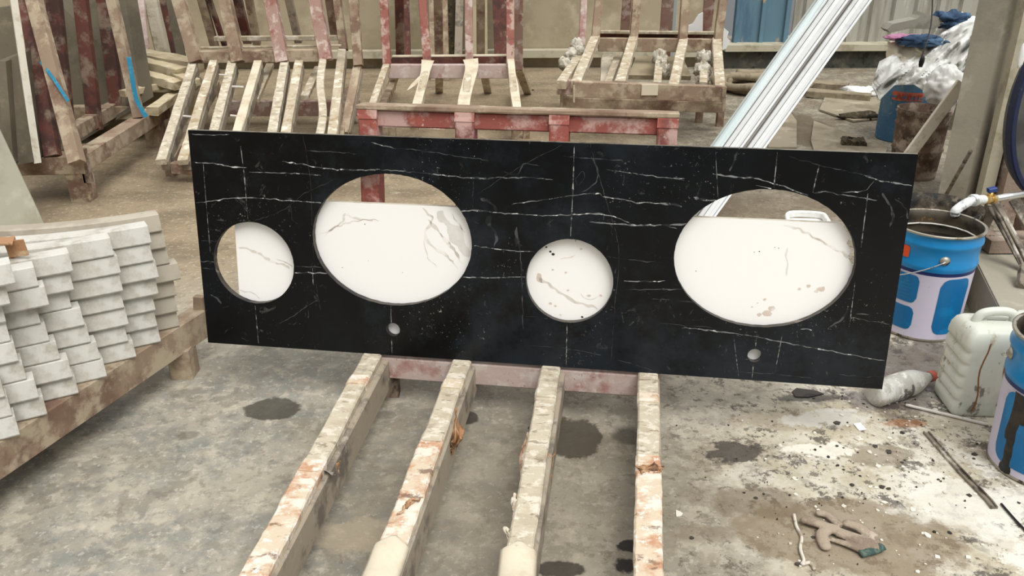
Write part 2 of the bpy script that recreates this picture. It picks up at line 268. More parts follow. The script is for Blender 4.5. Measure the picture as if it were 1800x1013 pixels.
# ------------------------------------------------------------------ mesh helpers
class MB:
    def __init__(s): s.v=[]; s.f=[]; s.m=[]; s.s=[]
    def add(s, vs, fs, mi=0, sm=False):
        o=len(s.v); s.v += [V(p) for p in vs]
        for f in fs: s.f.append([i+o for i in f]); s.m.append(mi); s.s.append(sm)
def rect(w,h,bv=.003):
    a,c=w/2,h/2; bv=min(bv,a*.4,c*.4)
    return [(-a+bv,-c),(a-bv,-c),(a,-c+bv),(a,c-bv),(a-bv,c),(-a+bv,c),(-a,c-bv),(-a,-c+bv)]
def circ(r,n=12): return [(r*math.cos(2*math.pi*i/n), r*math.sin(2*math.pi*i/n)) for i in range(n)]
def sweep(mb, pts, sec, up=(0,0,1), sc=None, mi=0, sm=False, cap=True, closed=False, jit=0):
    pts=[V(p) for p in pts]; up=V(up); n=len(pts); k=len(sec); vs=[]
    for i,p in enumerate(pts):
        a=pts[i-1] if (i>0 or closed) else p; bq=pts[(i+1)%n] if (i<n-1 or closed) else p
        t=(bq-a).normalized(); sd=t.cross(up)
        if sd.length<1e-4: sd=t.cross(V((1,0,0)))
        sd.normalize(); u2=sd.cross(t)
        q=sc[i] if sc else 1
        if not hasattr(q,'__len__'): q=(q,q)
        j=V((random.uniform(-jit,jit),)*3) if jit else V((0,0,0))
        for (x,y) in sec:
            jj=V((random.uniform(-jit,jit),random.uniform(-jit,jit),random.uniform(-jit,jit))) if jit else V((0,0,0))
            vs.append(p+sd*x*q[0]+u2*y*q[1]+jj)
    fs=[]
    for i in range(n if closed else n-1):
        for j in range(k):
            a=i*k+j; b2=i*k+(j+1)%k; c2=((i+1)%n)*k+(j+1)%k; d=((i+1)%n)*k+j
            fs.append((a,b2,c2,d))
    if cap and not closed: fs.append(tuple(range(k-1,-1,-1))); fs.append(tuple((n-1)*k+i for i in range(k)))
    mb.add(vs,fs,mi,sm)
def lerp(P,Q,n): P,Q=V(P),V(Q); return [P.lerp(Q,i/n) for i in range(n+1)]
def beam(mb,P,Q,w,h,up=(0,0,1),n=1,jit=0,top=False,mi=0,bv=.003):
    pts=lerp(P,Q,n)
    if top:
        t=(V(Q)-V(P)).normalized(); sd=t.cross(V(up)).normalized(); u2=sd.cross(t); pts=[p-u2*h/2 for p in pts]
    sweep(mb,pts,rect(w,h,bv),up,jit=jit,mi=mi)
def smooth(pts,k=6):
    pts=[V(p) for p in pts]; out=[]; n=len(pts)
    for i in range(n-1):
        p0,p1,p2,p3=pts[max(i-1,0)],pts[i],pts[i+1],pts[min(i+2,n-1)]
        for j in range(k):
            t=j/k; out.append(.5*((2*p1)+(p2-p0)*t+(2*p0-5*p1+4*p2-p3)*t*t+(3*p1-p0-3*p2+p3)*t**3))
    out.append(pts[-1]); return out
def tube(mb,pts,r,n=10,mi=0,k=6): sweep(mb,smooth(pts,k) if k>1 else pts,circ(r,n),(0.01,.02,1),mi=mi,sm=True)
def lathe(mb,c,prof,n=40,mi=0,ax=(0,0,1),sm=True,mis=None,fx=None):
    ax=V(ax).normalized(); q=V((0,0,1)).rotation_difference(ax); c=V(c); vs=[]
    for (r,z) in prof:
        for i in range(n):
            a=2*math.pi*i/n; p=V((r*math.cos(a),r*math.sin(a),z))
            if fx: p=fx(p)
            vs.append(c+q@p)
    for i in range(len(prof)-1):
        fs=[(i*n+j,i*n+(j+1)%n,(i+1)*n+(j+1)%n,(i+1)*n+j) for j in range(n)]
        o=len(mb.v)
        for f in fs: mb.f.append([x+o for x in f]); mb.m.append(mis[i] if mis else mi); mb.s.append(sm)
    mb.v+=vs
def prism(mb,pts,vec,mi=0):
    pts=[V(p) for p in pts]; vec=V(vec); n=len(pts)
    fs=[tuple(range(n)),tuple(range(2*n-1,n-1,-1))]+[(i,i+n,(i+1)%n+n,(i+1)%n) for i in range(n)]
    mb.add(pts+[p+vec for p in pts],fs,mi)
def sheet(mb,fn,nu,nv,mi=0,th=.0015,sm=True):
    # a thin solid sheet from a grid of points
    P=[[V(fn(i/nu,j/nv)) for j in range(nv+1)] for i in range(nu+1)]; top=[];bot=[]
    for i in range(nu+1):
        for j in range(nv+1):
            a=P[min(i+1,nu)][j]-P[max(i-1,0)][j]; bq=P[i][min(j+1,nv)]-P[i][max(j-1,0)]
            nrm=a.cross(bq); nrm=nrm.normalized() if nrm.length>1e-9 else V((0,0,1))
            top.append(P[i][j]+nrm*th/2); bot.append(P[i][j]-nrm*th/2)
    W=nv+1; o=len(top); fs=[]
    for i in range(nu):
        for j in range(nv):
            a=i*W+j; fs.append((a,a+W,a+W+1,a+1)); fs.append((o+a,o+a+1,o+a+W+1,o+a+W))
    for i in range(nu):
        a=i*W; fs.append((a,o+a,o+a+W,a+W)); a=i*W+nv; fs.append((a+W,o+a+W,o+a,a))
    for j in range(nv):
        a=j; fs.append((a+1,o+a+1,o+a,a)); a=nu*W+j; fs.append((a,o+a,o+a+1,a+1))
    mb.add(top+bot,fs,mi,sm)
def blob(mb,c,r,mi=0,amp=.2,fr=3,seed=0,n=24,flat=None,ridge=False):
    c=V(c); vs=[]; fs=[]; m_=n//2
    for i in range(m_+1):
        for j in range(n):
            t=math.pi*i/m_; a=2*math.pi*j/n
            d=V((math.sin(t)*math.cos(a),math.sin(t)*math.sin(a),math.cos(t)))
            q=d*fr+V((seed*3.1,seed*1.7,seed)); k=noise.noise(q)+.5*noise.noise(q*2.3)
            if ridge: k=.5-abs(noise.noise(q))*2-abs(noise.noise(q*2.1))
            p=V((d.x*r[0],d.y*r[1],d.z*r[2]))*(1+amp*k)
            p=c+p
            if flat is not None and p.z<flat: p.z=flat+.0005*(i%3)
            vs.append(p)
    for i in range(m_):
        for j in range(n): fs.append((i*n+j,(i+1)*n+j,(i+1)*n+(j+1)%n,i*n+(j+1)%n))
    mb.add(vs,fs,mi,True)
def tagp(o,label=None,cat=None,group=None,kind=None):
    if label: o['label']=label
    if cat: o['category']=cat
    if group: o['group']=group
    if kind: o['kind']=kind
def root(name,loc,label,cat,group=None):
    o=bpy.data.objects.new(name,None); SC.collection.objects.link(o); o.location=V(loc); o.empty_display_size=.1
    tagp(o,label,cat,group); return o
def wloc(o):
    l=V(o.location)
    while o.parent: o=o.parent; l+=V(o.location)
    return l
def obj(name,mb,mats,parent=None,label=None,cat=None,group=None,kind=None):
    if not isinstance(mats,(list,tuple)): mats=[mats]
    if parent is not None: loc=wloc(parent)
    else:
        xs=[p.x for p in mb.v]; ys=[p.y for p in mb.v]; zs=[p.z for p in mb.v]
        loc=V(((min(xs)+max(xs))/2,(min(ys)+max(ys))/2,min(zs)))
    me=bpy.data.meshes.new(name); me.from_pydata([p-loc for p in mb.v],[],mb.f)
    for q in mats: me.materials.append(M[q] if isinstance(q,str) else q)
    for i,p in enumerate(me.polygons): p.material_index=mb.m[i]; p.use_smooth=mb.s[i]
    me.validate(); me.update()
    o=bpy.data.objects.new(name,me); SC.collection.objects.link(o)
    if parent is not None: o.parent=parent
    else: o.location=loc
    tagp(o,label,cat,group,kind); return o

# ------------------------------------------------------------------ setting
def slabbox(mb,x0,x1,y0,y1,z0,z1,mi=0): prism(mb,[(x0,y0,z0),(x1,y0,z0),(x1,y1,z0),(x0,y1,z0)],(0,0,z1-z0),mi)
f=bpy.data.meshes.new('floor'); f.from_pydata([(-6,-8,0),(7,-8,0),(7,10,0),(-6,10,0),(-6,-8,-.1),(7,-8,-.1),(7,10,-.1),(-6,10,-.1)],[],[(0,1,2,3),(7,6,5,4),(0,4,5,1),(1,5,6,2),(2,6,7,3),(3,7,4,0)])
f.materials.append(M['floor']); fo=bpy.data.objects.new('floor',f); SC.collection.objects.link(fo); tagp(fo,'stained grey concrete floor with dark damp spots and white plaster spills','floor',kind='structure')
YB=8.0
mb=MB(); slabbox(mb,-6,1.92,YB,YB+.2,0,3.2); obj('wall_back',mb,'wall',None,'dusty beige plastered wall behind the slab racks','wall',kind='structure')
mb=MB(); slabbox(mb,-6,-5.8,-8,YB,0,3.2); obj('wall_left',mb,'wall',None,'dusty beige plastered side wall beyond the racks','wall',kind='structure')
mb=MB()
beam(mb,(-3.2,YB-.06,.13),(1.9,YB-.06,.13),.10,.07)
obj('trim_1',mb,'ledge',None,'pale dusty skirting ledge along the foot of the plastered wall','trim',kind='structure')
# right part of the rear: dark kerb, ledge, blue sheet and grey corrugated sheets
mb=MB(); slabbox(mb,1.92,7,YB-.15,YB+.2,0,.16); obj('trim_2',mb,'dark',None,'dark stained kerb under the metal sheets','kerb',kind='structure')
mb=MB(); slabbox(mb,1.92,7,YB-.22,YB+.2,.16,.215); obj('trim_3',mb,'ledge',None,'pale window-sill like ledge under the metal sheets','ledge',kind='structure')
def corr(mb,x0,x1,y,z0,z1,pitch,d,mi=0):
    pts=[]; n=int((x1-x0)/pitch); 
    prof=[(0,0),(.35,0),(.45,-d),(.9,-d)]
    xs=[(x0+(i+a)*pitch, y+b2) for i in range(n) for a,b2 in prof]+[(x1,y)]
    vs=[];fs=[]
    for (a,c2) in xs: vs+= [(a,c2,z0),(a,c2,z1),(a,c2+.004,z0),(a,c2+.004,z1)]
    for i in range(len(xs)-1):
        o=i*4; fs+=[(o,o+4,o+5,o+1),(o+2,o+3,o+7,o+6)]
    mb.add(vs,fs,mi)
mb=MB(); slabbox(mb,2.02,2.52,YB-.03,YB,.215,2.4); 
for x in (2.04,2.27,2.49): beam(mb,(x,YB-.045,.215),(x,YB-.045,2.4),.035,.03,(0,1,0))
obj('metal_sheet',mb,'bluedoor',None,'blue painted metal sheet with a pale rust scar, standing on the ledge','metal sheet')
mb=MB(); slabbox(mb,2.56,4.6,YB-.005,YB+.01,.215,2.4); corr(mb,2.56,4.6,YB-.01,.215,2.4,.20,.035)
obj('wall_right',mb,'sheet',None,'grey ribbed metal cladding right of the blue sheet','wall',kind='structure')
# concrete pillar
P=A(1645,360,3.9)
mb=MB()
p0=V((P.x,3.9,0)); prism(mb,[p0,p0+V((.105,-.05,0)),p0+V((.24,.02,0)),p0+V((.40,.30,0)),p0+V((.22,.36,0))],(0,0,2.6))
obj('concrete_pillar',mb,'concrete',None,'square grey concrete pillar rising behind the tap','pillar',kind='structure')
mb=MB(); q=p0+V((.145,-.09,0)); slabbox(mb,q.x,q.x+.055,q.y-.02,q.y+.03,0,2.6)
obj('board',mb,'ledge',None,'pale narrow board standing upright against the concrete pillar','board')

# ------------------------------------------------------------------ main rack
rk=root('slab_rack',L(.9,0,.08)*1.0,'worn red steel slab rack with padded foot bars, carrying the black countertop','slab rack')
rk.location.z=0
up_a=[.500,.770,1.025,1.308]
for i,a in enumerate(up_a):
    mb=MB(); beam(mb,L(a,-.08,.078),L(a,.690,.078),.052,.062,tuple(-MM),bv=.004)
    o=obj('upright',mb,'red',rk)
    mb=MB()
    r=.026
    prism(mb,[L(a-.027,.668,.045),L(a+.027,.668,.045),L(a+.027,.692,.049),L(a-.027,.692,.049)],MM*.062)
    obj('end_cap',mb,'red',o)
mb=MB(); beam(mb,L(.474,.668,.085),L(1.334,.668,.085),.045,.044,tuple(UU),n=6); obj('top_rail',mb,'red',rk)
mb=MB(); beam(mb,L(.470,.699,.082),L(1.337,.699,.082),.068,.014,tuple(UU),n=14,jit=.001)
obj('rail_padding',mb,'brown',rk,'dusty beige padding strip on the rail')
mb=MB(); P,Q=L(.50,-.015,.03),L(1.30,-.015,.03); P.z=Q.z=.155; beam(mb,P,Q,.045,.068,(0,0,1),top=True); obj('cross_beam',mb,'pinkrail',rk)
mb=MB(); P,Q=L(.50,-.0,.60),L(1.30,-.0,.60); P.z=Q.z=.12; beam(mb,P,Q,.05,.06,top=True); obj('cross_beam',mb,'reddark',rk)
mb=MB(); beam(mb,V((-.50,1.235,.155)),V((.30,1.11,.155)),.05,.07,top=True); obj('cross_beam',mb,'pinkrail',rk)
def leg(par,P,w=.05,h=.09,m_='reddark'):
    mb=MB(); beam(mb,(P[0],P[1],0),(P[0],P[1],h),w,w,(0,1,0)); obj('leg',mb,m_,par)
leg(rk,(-.365,2.22),.045,.10,'rust'); leg(rk,(.40,2.12),.045,.10)
leg(rk,(-.485,1.262),.05,.10); leg(rk,(.262,1.14),.05,.10); leg(rk,(-.27,2.78),.05,.08); leg(rk,(.52,2.66),.05,.08)
bt=[((-.406,2.175),(-.499,1.27),(-.535,1.0)),((-.143,2.145),(-.256,1.289),(-.292,1.0)),((.111,2.11),(.006,1.287),(-.03,1.0)),((.379,2.06),(.262,1.265),(.222,1.0))]
for i,(pa,pb,pc) in enumerate(bt):
    ext=V((NH.x,NH.y,0))*.62
    pa3=V((pa[0],pa[1],.149)); pc3=V((pc[0],pc[1],.149))
    off=V((.006,0,0))
    mb=MB(); beam(mb,pa3+ext+off,pc3+off,.050,.092,top=True); fb=obj('foot_bar',mb,'gsteel',rk,'grey steel foot bar under its padding' )
    # padding in three stretches
    N=60; pts=[]
    for k in range(N+1):
        t=k/N; p=pa3.lerp(pc3,t); p.z=.158; p.x+=.0010*math.sin(k*.37+i); pts.append(p)
    cutk=[int(N*.47),int(N*.36),N-9,int(N*.40)][i]
    def padseg(k0,k1,m_,w,h,jit,nm='padding'):
        mb=MB(); sc=[(1+.035*noise.noise(V((k*.5,i*5,0))),1+.05*noise.noise(V((k*.4,i*7,3)))) for k in range(k0,k1+1)]
        sweep(mb,pts[k0:k1+1],rect(w,h,.004),(0,0,1),sc=sc,jit=jit); obj(nm,mb,m_,fb)
    padseg(0,cutk,'pad',.054,.022,.0004)
    padseg(cutk,N,'padrust' if i!=2 else 'pad',.058,.024,.0009)
    # overlapping tape collars
    for k in ([cutk,8] if i!=2 else [9,48]):
        p=pts[k]; t=(pts[k+1]-pts[k]).normalized(); mb=MB(); sweep(mb,[p-t*.022,p-t*.006,p+t*.008,p+t*.024],rect(.058,.029,.006),(0,0,1),sc=[.98,1.0,1.0,.98],jit=.0004)
        obj('tape_collar',mb,'pad' if k%2 else 'padrust',fb)
# light cardboard sleeves at the front of the two middle bars
for i,(x0,y0,x1,y1) in ((1,(690,948,655,1040)),(2,(912,958,905,1040))):
    P,Q=G(x0,y0,.176),G(x1,y1,.176); d=(Q-P).normalized()
    mb=MB(); sd=d.cross(V((0,0,1))).normalized()
    def fn(u,v,P=P,Q=Q,sd=sd,d=d):
        w=.036*min(1,.62+3.2*u)*(1 if u>.12 else .55+3.75*u)
        x=(v-.5)*2; return P.lerp(Q,u)-d*.01+sd*w*x+V((0,0,-.012*abs(x)**3+.0015*math.sin(u*9)))
    sheet(mb,fn,22,10,0,.004); obj('cardboard_sleeve',mb,'card',rk,'cream cardboard sleeve with a rounded end')
# torn scraps hanging from the bars
def scrap(pxs,z0,z1,m_,name,seed,par,lab=None):
    mb=MB(); tl,tr,bl,br=[G(x,y,z) for (x,y),z in zip(pxs,(z0,z0,z1,z1))]
    def fn(u,v):
        p=tl.lerp(tr,u).lerp(bl.lerp(br,u),v); q=V((u*3+seed,v*4,seed)); return p+V((noise.noise(q)*.012,noise.noise(q+V((5,5,5)))*.012,noise.noise(q*1.6)*.014))
    sheet(mb,fn,12,12,0,.0015); obj(name,mb,m_,par,lab)
scrap([(795,735),(812,770),(770,805),(778,812)],.150,.08,'cardbrown','torn_tape',1,rk,'torn brown tape scrap')
scrap([(800,700),(800,770),(815,765),(790,800)],.155,.10,'cardbrown','torn_tape',2,rk,'torn brown tape scrap')
scrap([(555,820),(585,835),(570,850),(590,830)],.160,.10,'clear','film_scrap',3,rk,'grey clear film scrap')
scrap([(585,818),(597,815),(580,855),(592,845)],.140,.07,'cardbrown','torn_tape',4,rk)
scrap([(930,750),(933,830),(912,805),(915,835)],.160,.12,'padrust','torn_tape',5,rk)
scrap([(962,800),(975,800),(955,870),(962,865)],.150,.06,'cardbrown','torn_tape',6,rk)
scrap([(718,880),(738,876),(700,905),(712,890)],.178,.172,'cardbrown','torn_tape',7,rk)
scrap([(905,870),(912,900),(900,880),(903,915)],.165,.15,'padrust','torn_tape',8,rk)
scrap([(898,935),(905,960),(888,930),(893,955)],.165,.15,'card','torn_tape',9,rk)
scrap([(1120,818),(1168,818),(1128,832),(1160,834)],.178,.168,'cardbrown','torn_tape',10,rk)

# ------------------------------------------------------------------ black slab and white slab
def flat_slab(name,outer,holes,thick,c0,mats,label,cat,edge_mi=1):
    cu=bpy.data.curves.new('tmp','CURVE'); cu.dimensions='2D'; cu.fill_mode='BOTH'; cu.extrude=thick/2
    for ring in [outer]+holes:
        s=cu.splines.new('POLY'); s.points.add(len(ring)-1); s.use_cyclic_u=True
        for i,(x,y) in enumerate(ring): s.points[i].co=(x,y,0,1)
    co=bpy.data.objects.new('tmp',cu); SC.collection.objects.link(co)
    dg=bpy.context.evaluated_depsgraph_get(); me=bpy.data.meshes.new_from_object(co.evaluated_get(dg))
    bpy.data.objects.remove(co); bpy.data.curves.remove(cu)
    mb=MB()
    for v in me.vertices: mb.v.append(V((v.co.x,v.co.y,v.co.z)))
    for p in me.polygons:
        mb.f.append(list(p.vertices)); side=abs(p.normal.z)<.5; mi=0
        if side:
            ctr=p.center; mi=1
            if holes and .01<ctr.x<SW-.01 and .01<ctr.y<SH-.01: mi=2
        mb.m.append(mi); mb.s.append(False)
    mb.v=[L(p.x,p.y,c0+thick/2+p.z) for p in mb.v]
    return mb
def ell(cx,cy,rx,ry,n=96,j=0): return [(cx+rx*math.cos(2*math.pi*i/n)*(1+random.uniform(-j,j)),cy+ry*math.sin(2*math.pi*i/n)*(1+random.uniform(-j,j))) for i in range(n)]
holes=[ell(.163,.254,.1208,.1208,96,.003),ell(.5725,.340,.2273,.1872,140,.003),ell(1.0705,.252,.119,.1185,96,.003),ell(1.576,.340,.2303,.1862,140,.003),ell(.571,.079,.0200,.0200,40),ell(1.579,.072,.0190,.0190,40)]
mb=flat_slab('b',[(0,0),(SW,0),(SW,SH),(0,SH)],holes,.020,0,None,None,None)
MI=dict(v=3,f=4,c=5,d=6)
def inhole(a,b):
    for cx,cy,rx,ry in ((.163,.254,.121,.121),(.5725,.34,.228,.188),(1.0705,.252,.12,.12),(1.576,.34,.231,.187),(.571,.079,.021,.021),(1.579,.072,.02,.02)):
        if ((a-cx)/rx)**2+((b-cy)/ry)**2<1: return True
    return a<.001 or a>SW-.001 or b<.001 or b>SH-.001
def ribbon(mb,ab,w,mi,c=-.00025,dash=0,wob=.0012,test=inhole,seed=0):
    P=smooth([V((a,b,0)) for a,b in ab],10); n=len(P); prev=None; 
    acc=0
    for i in range(n):
        t=(P[min(i+1,n-1)]-P[max(i-1,0)]).normalized(); nn=V((-t.y,t.x,0))
        q=P[i]+nn*wob*noise.noise(V((P[i].x*60,P[i].y*60,seed)))*2
        ww=w*(.46 if mi>=5 else .66)*(.5+1.0*abs(noise.noise(V((P[i].x*35,P[i].y*35,seed+3)))*2))*min(1,(i+1)/4,(n-i)/4)
        cur=(q+nn*ww/2,q-nn*ww/2)
        ok=not test(q.x,q.y) and not (dash and (i//dash)%2)
        if prev and ok and prev[2]:
            mb.add([L(prev[0].x,prev[0].y,c),L(prev[1].x,prev[1].y,c),L(cur[1].x,cur[1].y,c),L(cur[0].x,cur[0].y,c)],[(0,1,2,3)],mi)
        prev=(cur[0],cur[1],ok)
def zl(ox,oy,s): return lambda pts:[S(ox+x/s,oy+y/s) for x,y in pts]
ZA,ZB,ZC=zl(320,220,2.411),zl(840,220,2.202),zl(1160,240,2.202)
veins=[
(ZA,[(40,157),(130,162),(200,175),(275,183)],.0035,'v'),(ZA,[(285,200),(420,203),(520,207),(590,215)],.0035,'v'),
(ZA,[(425,155),(500,165),(600,182),(700,190),(830,190),(930,195),(1060,207),(1180,220),(1302,228)],.004,'v'),
(ZA,[(50,333),(130,322),(200,310),(300,308),(420,318),(520,325),(600,330)],.004,'v'),
(ZA,[(815,78),(900,97),(1000,105),(1120,125),(1302,150)],.003,'f'),(ZA,[(530,108),(640,115),(740,120)],.003,'f'),
(ZA,[(30,38),(120,42),(200,40)],.002,'v'),(ZA,[(800,75),(860,88),(905,100)],.003,'v'),
(ZA,[(280,415),(420,365),(520,290),(640,235)],.0015,'d'),(ZA,[(80,488),(145,493)],.002,'f'),(ZA,[(80,577),(145,580)],.003,'v'),(ZA,[(85,605),(145,612)],.002,'f'),
(ZA,[(460,598),(590,603)],.002,'v'),(ZA,[(460,625),(520,626),(620,628)],.005,'v'),(ZA,[(1180,365),(1240,362),(1302,367)],.006,'v'),(ZA,[(1215,510),(1302,520)],.003,'v'),(ZA,[(1165,645),(1302,647)],.0045,'v'),
(ZA,[(90,165),(100,300),(120,540)],.0015,'c'),(ZA,[(248,90),(262,200),(280,405)],.002,'c'),(ZA,[(310,765),(324,925)],.0022,'c'),
(ZA,[(512,40),(545,250),(560,600),(590,800)],.0012,'d'),(ZA,[(885,765),(887,850)],.002,'c'),(ZA,[(888,900),(890,968)],.002,'c'),(ZA,[(1235,230),(1232,350)],.0015,'d'),(ZA,[(553,600),(556,680)],.002,'c'),
(ZA,[(450,380),(458,345),(470,400),(490,420)],.005,'f'),(ZA,[(120,720),(150,735),(165,760)],.006,'f'),(ZA,[(560,700),(575,740),(540,760),(470,810),(410,840)],.003,'d'),
(ZB,[(0,208),(90,205),(200,203),(290,212)],.003,'v'),(ZB,[(0,330),(90,340),(250,350),(350,348),(480,345),(530,355),(590,380)],.0042,'v'),
(ZB,[(430,375),(540,383),(640,388),(780,385),(815,382)],.006,'v'),(ZB,[(720,388),(770,402)],.003,'v'),(ZB,[(0,470),(100,483),(230,492)],.004,'v'),(ZB,[(0,592),(100,590),(188,587)],.005,'v'),
(ZB,[(130,308),(280,285),(450,265),(480,275)],.0025,'v'),(ZB,[(480,275),(560,288),(620,300),(700,302),(790,315)],.004,'v'),(ZB,[(500,170),(620,190),(800,213)],.003,'v'),
(ZB,[(330,120),(450,130),(560,138)],.003,'f'),(ZB,[(565,605),(725,605)],.005,'v'),(ZB,[(570,638),(790,634)],.003,'f'),(ZB,[(670,672),(830,685)],.003,'f'),(ZB,[(500,510),(620,525),(720,533)],.002,'f'),
(ZB,[(185,740),(300,750)],.003,'f'),(ZB,[(200,855),(340,865),(450,885),(560,915),(680,950)],.002,'f'),(ZB,[(790,785),(925,795)],.003,'v'),(ZB,[(835,280),(870,290),(925,290)],.005,'v'),
(ZB,[(373,80),(368,250),(358,442)],.0026,'c'),(ZB,[(345,768),(342,932)],.0028,'c'),(ZB,[(340,68),(150,170),(0,265)],.0014,'d'),(ZB,[(440,100),(490,270),(545,480),(530,700),(515,920)],.0018,'d'),
(ZB,[(567,165),(562,235)],.003,'f'),(ZB,[(150,400),(165,500),(170,600),(175,790)],.005,'f'),(ZB,[(50,350),(40,380),(70,420),(65,470)],.012,'f'),(ZB,[(150,395),(150,470)],.008,'f'),(ZB,[(10,285),(50,300),(75,335)],.012,'f'),
(ZB,[(385,235),(380,205),(405,180),(412,205),(390,235)],.0025,'f'),(ZB,[(440,120),(465,180),(450,230),(400,260)],.004,'f'),(ZB,[(100,180),(150,190),(180,150),(240,160)],.003,'f'),
(ZC,[(205,143),(290,158),(350,160),(430,178),(510,205),(575,228)],.005,'v'),(ZC,[(595,218),(640,215),(700,225),(800,240),(840,248)],.004,'v'),
(ZC,[(500,80),(600,105),(720,135),(820,155)],.002,'f'),(ZC,[(790,150),(850,170),(900,178),(980,192)],.0045,'v'),(ZC,[(370,190),(450,205),(550,230)],.002,'v'),(ZC,[(700,215),(790,210),(830,170)],.002,'v'),
(ZC,[(135,238),(170,244),(215,245)],.004,'v'),(ZC,[(0,157),(95,165)],.003,'v'),(ZC,[(0,258),(60,262),(85,272)],.005,'v'),(ZC,[(0,343),(110,340)],.005,'v'),(ZC,[(0,592),(90,592)],.003,'v'),(ZC,[(0,628),(140,642)],.002,'f'),
(ZC,[(90,738),(180,750),(330,768),(440,790),(600,820),(760,850),(870,870)],.0032,'v'),(ZC,[(0,722),(240,745)],.002,'f'),(ZC,[(740,700),(800,712),(890,728)],.002,'v'),(ZC,[(290,912),(500,925),(600,938)],.002,'f'),(ZC,[(760,685),(810,690)],.002,'v'),
(ZC,[(690,920),(780,930),(870,930)],.002,'f'),
(ZC,[(455,60),(440,207)],.0025,'c'),(ZC,[(617,110),(605,160),(592,217)],.0035,'c'),(ZC,[(215,55),(225,240)],.0018,'c'),(ZC,[(805,220),(795,300),(778,430)],.002,'c'),(ZC,[(755,565),(738,700)],.0028,'c'),(ZC,[(375,755),(370,820)],.002,'c'),(ZC,[(362,882),(356,942)],.002,'c'),(ZC,[(285,770),(305,930)],.0015,'c'),(ZC,[(475,760),(445,915)],.002,'c'),
(ZC,[(730,660),(715,690),(690,720),(650,740)],.010,'f'),(ZC,[(300,60),(280,110),(270,135)],.008,'f'),(ZC,[(25,890),(40,905)],.010,'f'),(ZC,[(545,745),(590,748)],.004,'v'),(ZC,[(860,220),(900,290),(890,350)],.010,'f'),(ZC,[(910,240),(950,280),(960,330)],.006,'f')]
for i,(z,pts,w_,k) in enumerate(veins): ribbon(mb,z(pts),w_*(1.8 if k in 'cd' else 1.0),MI[k],seed=i,wob=.0003 if k in 'c' else .0016,dash=0)
obj('countertop',mb,['marble','cut','holecut','vein','veinf','chalk','chalkf'],None,'black veined marble countertop with oval and round cut-outs, leaning on the red rack','countertop')
# white marble slab behind
wb=.438
outer=[(.098,.02),(1.74,.02)]
for x,y in [(1486,528),(1500,500),(1494,490),(1501,470),(1490,452),(1497,440),(1488,428),(1494,418),(1480,393)]:
    outer.append(S(x,y,.022))
outer[1]=(outer[2][0]-.01,.02); outer+= [(.105,wb)]
mb=flat_slab('w',outer,[],.020,.0225,None,None,None)
def wr(pts,w_,k,z): ribbon(mb,[S(*q,.0225) for q in [(zx,zy) for zx,zy in [z0 for z0 in pts]]],w_,k,c=.0222,wob=.003,test=lambda a,b:not(.1<a<1.83 and .03<b<wb-.002),seed=w_*999)
def zp(ox,oy,s,pts): return [(ox+x/s,oy+y/s) for x,y in pts]
for pts,w_,k in [(zp(320,220,2.411,[(240,520),(290,530),(350,560),(420,590),(455,610)]),.012,2),(zp(320,220,2.411,[(390,565),(440,580),(470,600)]),.005,2),
    (zp(320,220,2.411,[(575,460),(640,440),(680,410),(690,380),(760,400),(810,405)]),.006,2),(zp(320,220,2.411,[(600,465),(660,430),(750,405),(840,402)]),.003,2),
    (zp(320,220,2.411,[(1020,350),(1060,400),(1030,460),(1070,520),(1130,560),(1170,610)]),.010,2),(zp(320,220,2.411,[(1045,400),(1100,460),(1150,530),(1190,590)]),.012,2),
    (zp(320,220,2.411,[(1080,370),(1130,420),(1180,500),(1215,560)]),.035,3),(zp(320,220,2.411,[(1140,375),(1200,455)]),.006,2),(zp(320,220,2.411,[(1030,470),(1040,560),(1080,600)]),.004,2),
    (zp(840,220,2.202,[(235,590),(300,635),(370,680),(430,700),(465,712)]),.010,2),(zp(840,220,2.202,[(230,575),(250,610)]),.014,4),(zp(840,220,2.202,[(400,650),(430,680),(470,660)]),.004,3),(zp(840,220,2.202,[(320,520),(380,505)]),.003,4),
    (zp(1160,240,2.202,[(480,340),(540,360),(600,395),(680,435),(740,470)]),.010,2),(zp(1160,240,2.202,[(490,430),(488,540)]),.006,3),(zp(320,220,2.411,[(240,700),(300,715),(330,735)]),.005,3)]:
    ribbon(mb,[S(x,y,.0225) for x,y in pts],w_,k,c=.0222,wob=.003,test=lambda a,b:not(.1<a<1.83 and .03<b<wb-.002),seed=w_*99)
random.seed(3)
def marks(ox,oy,s,lst,mi):
    for (x,y,r) in lst:
        a0,b0=S(ox+x/s,oy+y/s,.0225); vs=[L(a0+r*math.cos(t*.7854)*random.uniform(.6,1.2),b0+r*.8*math.sin(t*.7854)*random.uniform(.6,1.2),.0221) for t in range(8)]
        mb.add(vs,[tuple(range(8))],mi)
marks(1160,240,2.202,[(540,590,.005),(575,578,.006),(625,590,.011),(605,600,.005),(405,632,.005),(430,665,.010),(415,685,.012),(385,690,.007),(356,660,.003),(378,645,.003)],4)
marks(840,220,2.202,[(290,560,.004),(340,570,.004),(280,690,.005),(300,700,.004),(350,640,.004),(430,660,.006),(475,660,.005),(320,735,.004),(400,480,.004)],4)
marks(840,220,2.202,[(265,472,.0035),(280,490,.004),(292,500,.005),(403,743,.004),(378,448,.002)],5)
marks(1160,240,2.202,[(385,445,.0018),(365,448,.0014),(445,430,.0014),(140,521,.0016),(460,432,.0014)],5)
marks(320,220,2.411,[(775,420,.0016),(680,604,.0016),(935,625,.0012),(790,575,.001)],5)
obj('marble_slab',mb,['whitemarble','whiteedge','wvein','wvein2','wstain','speck'],None,'white grey-veined marble slab seen through the cut-outs, behind the black countertop','marble slab')

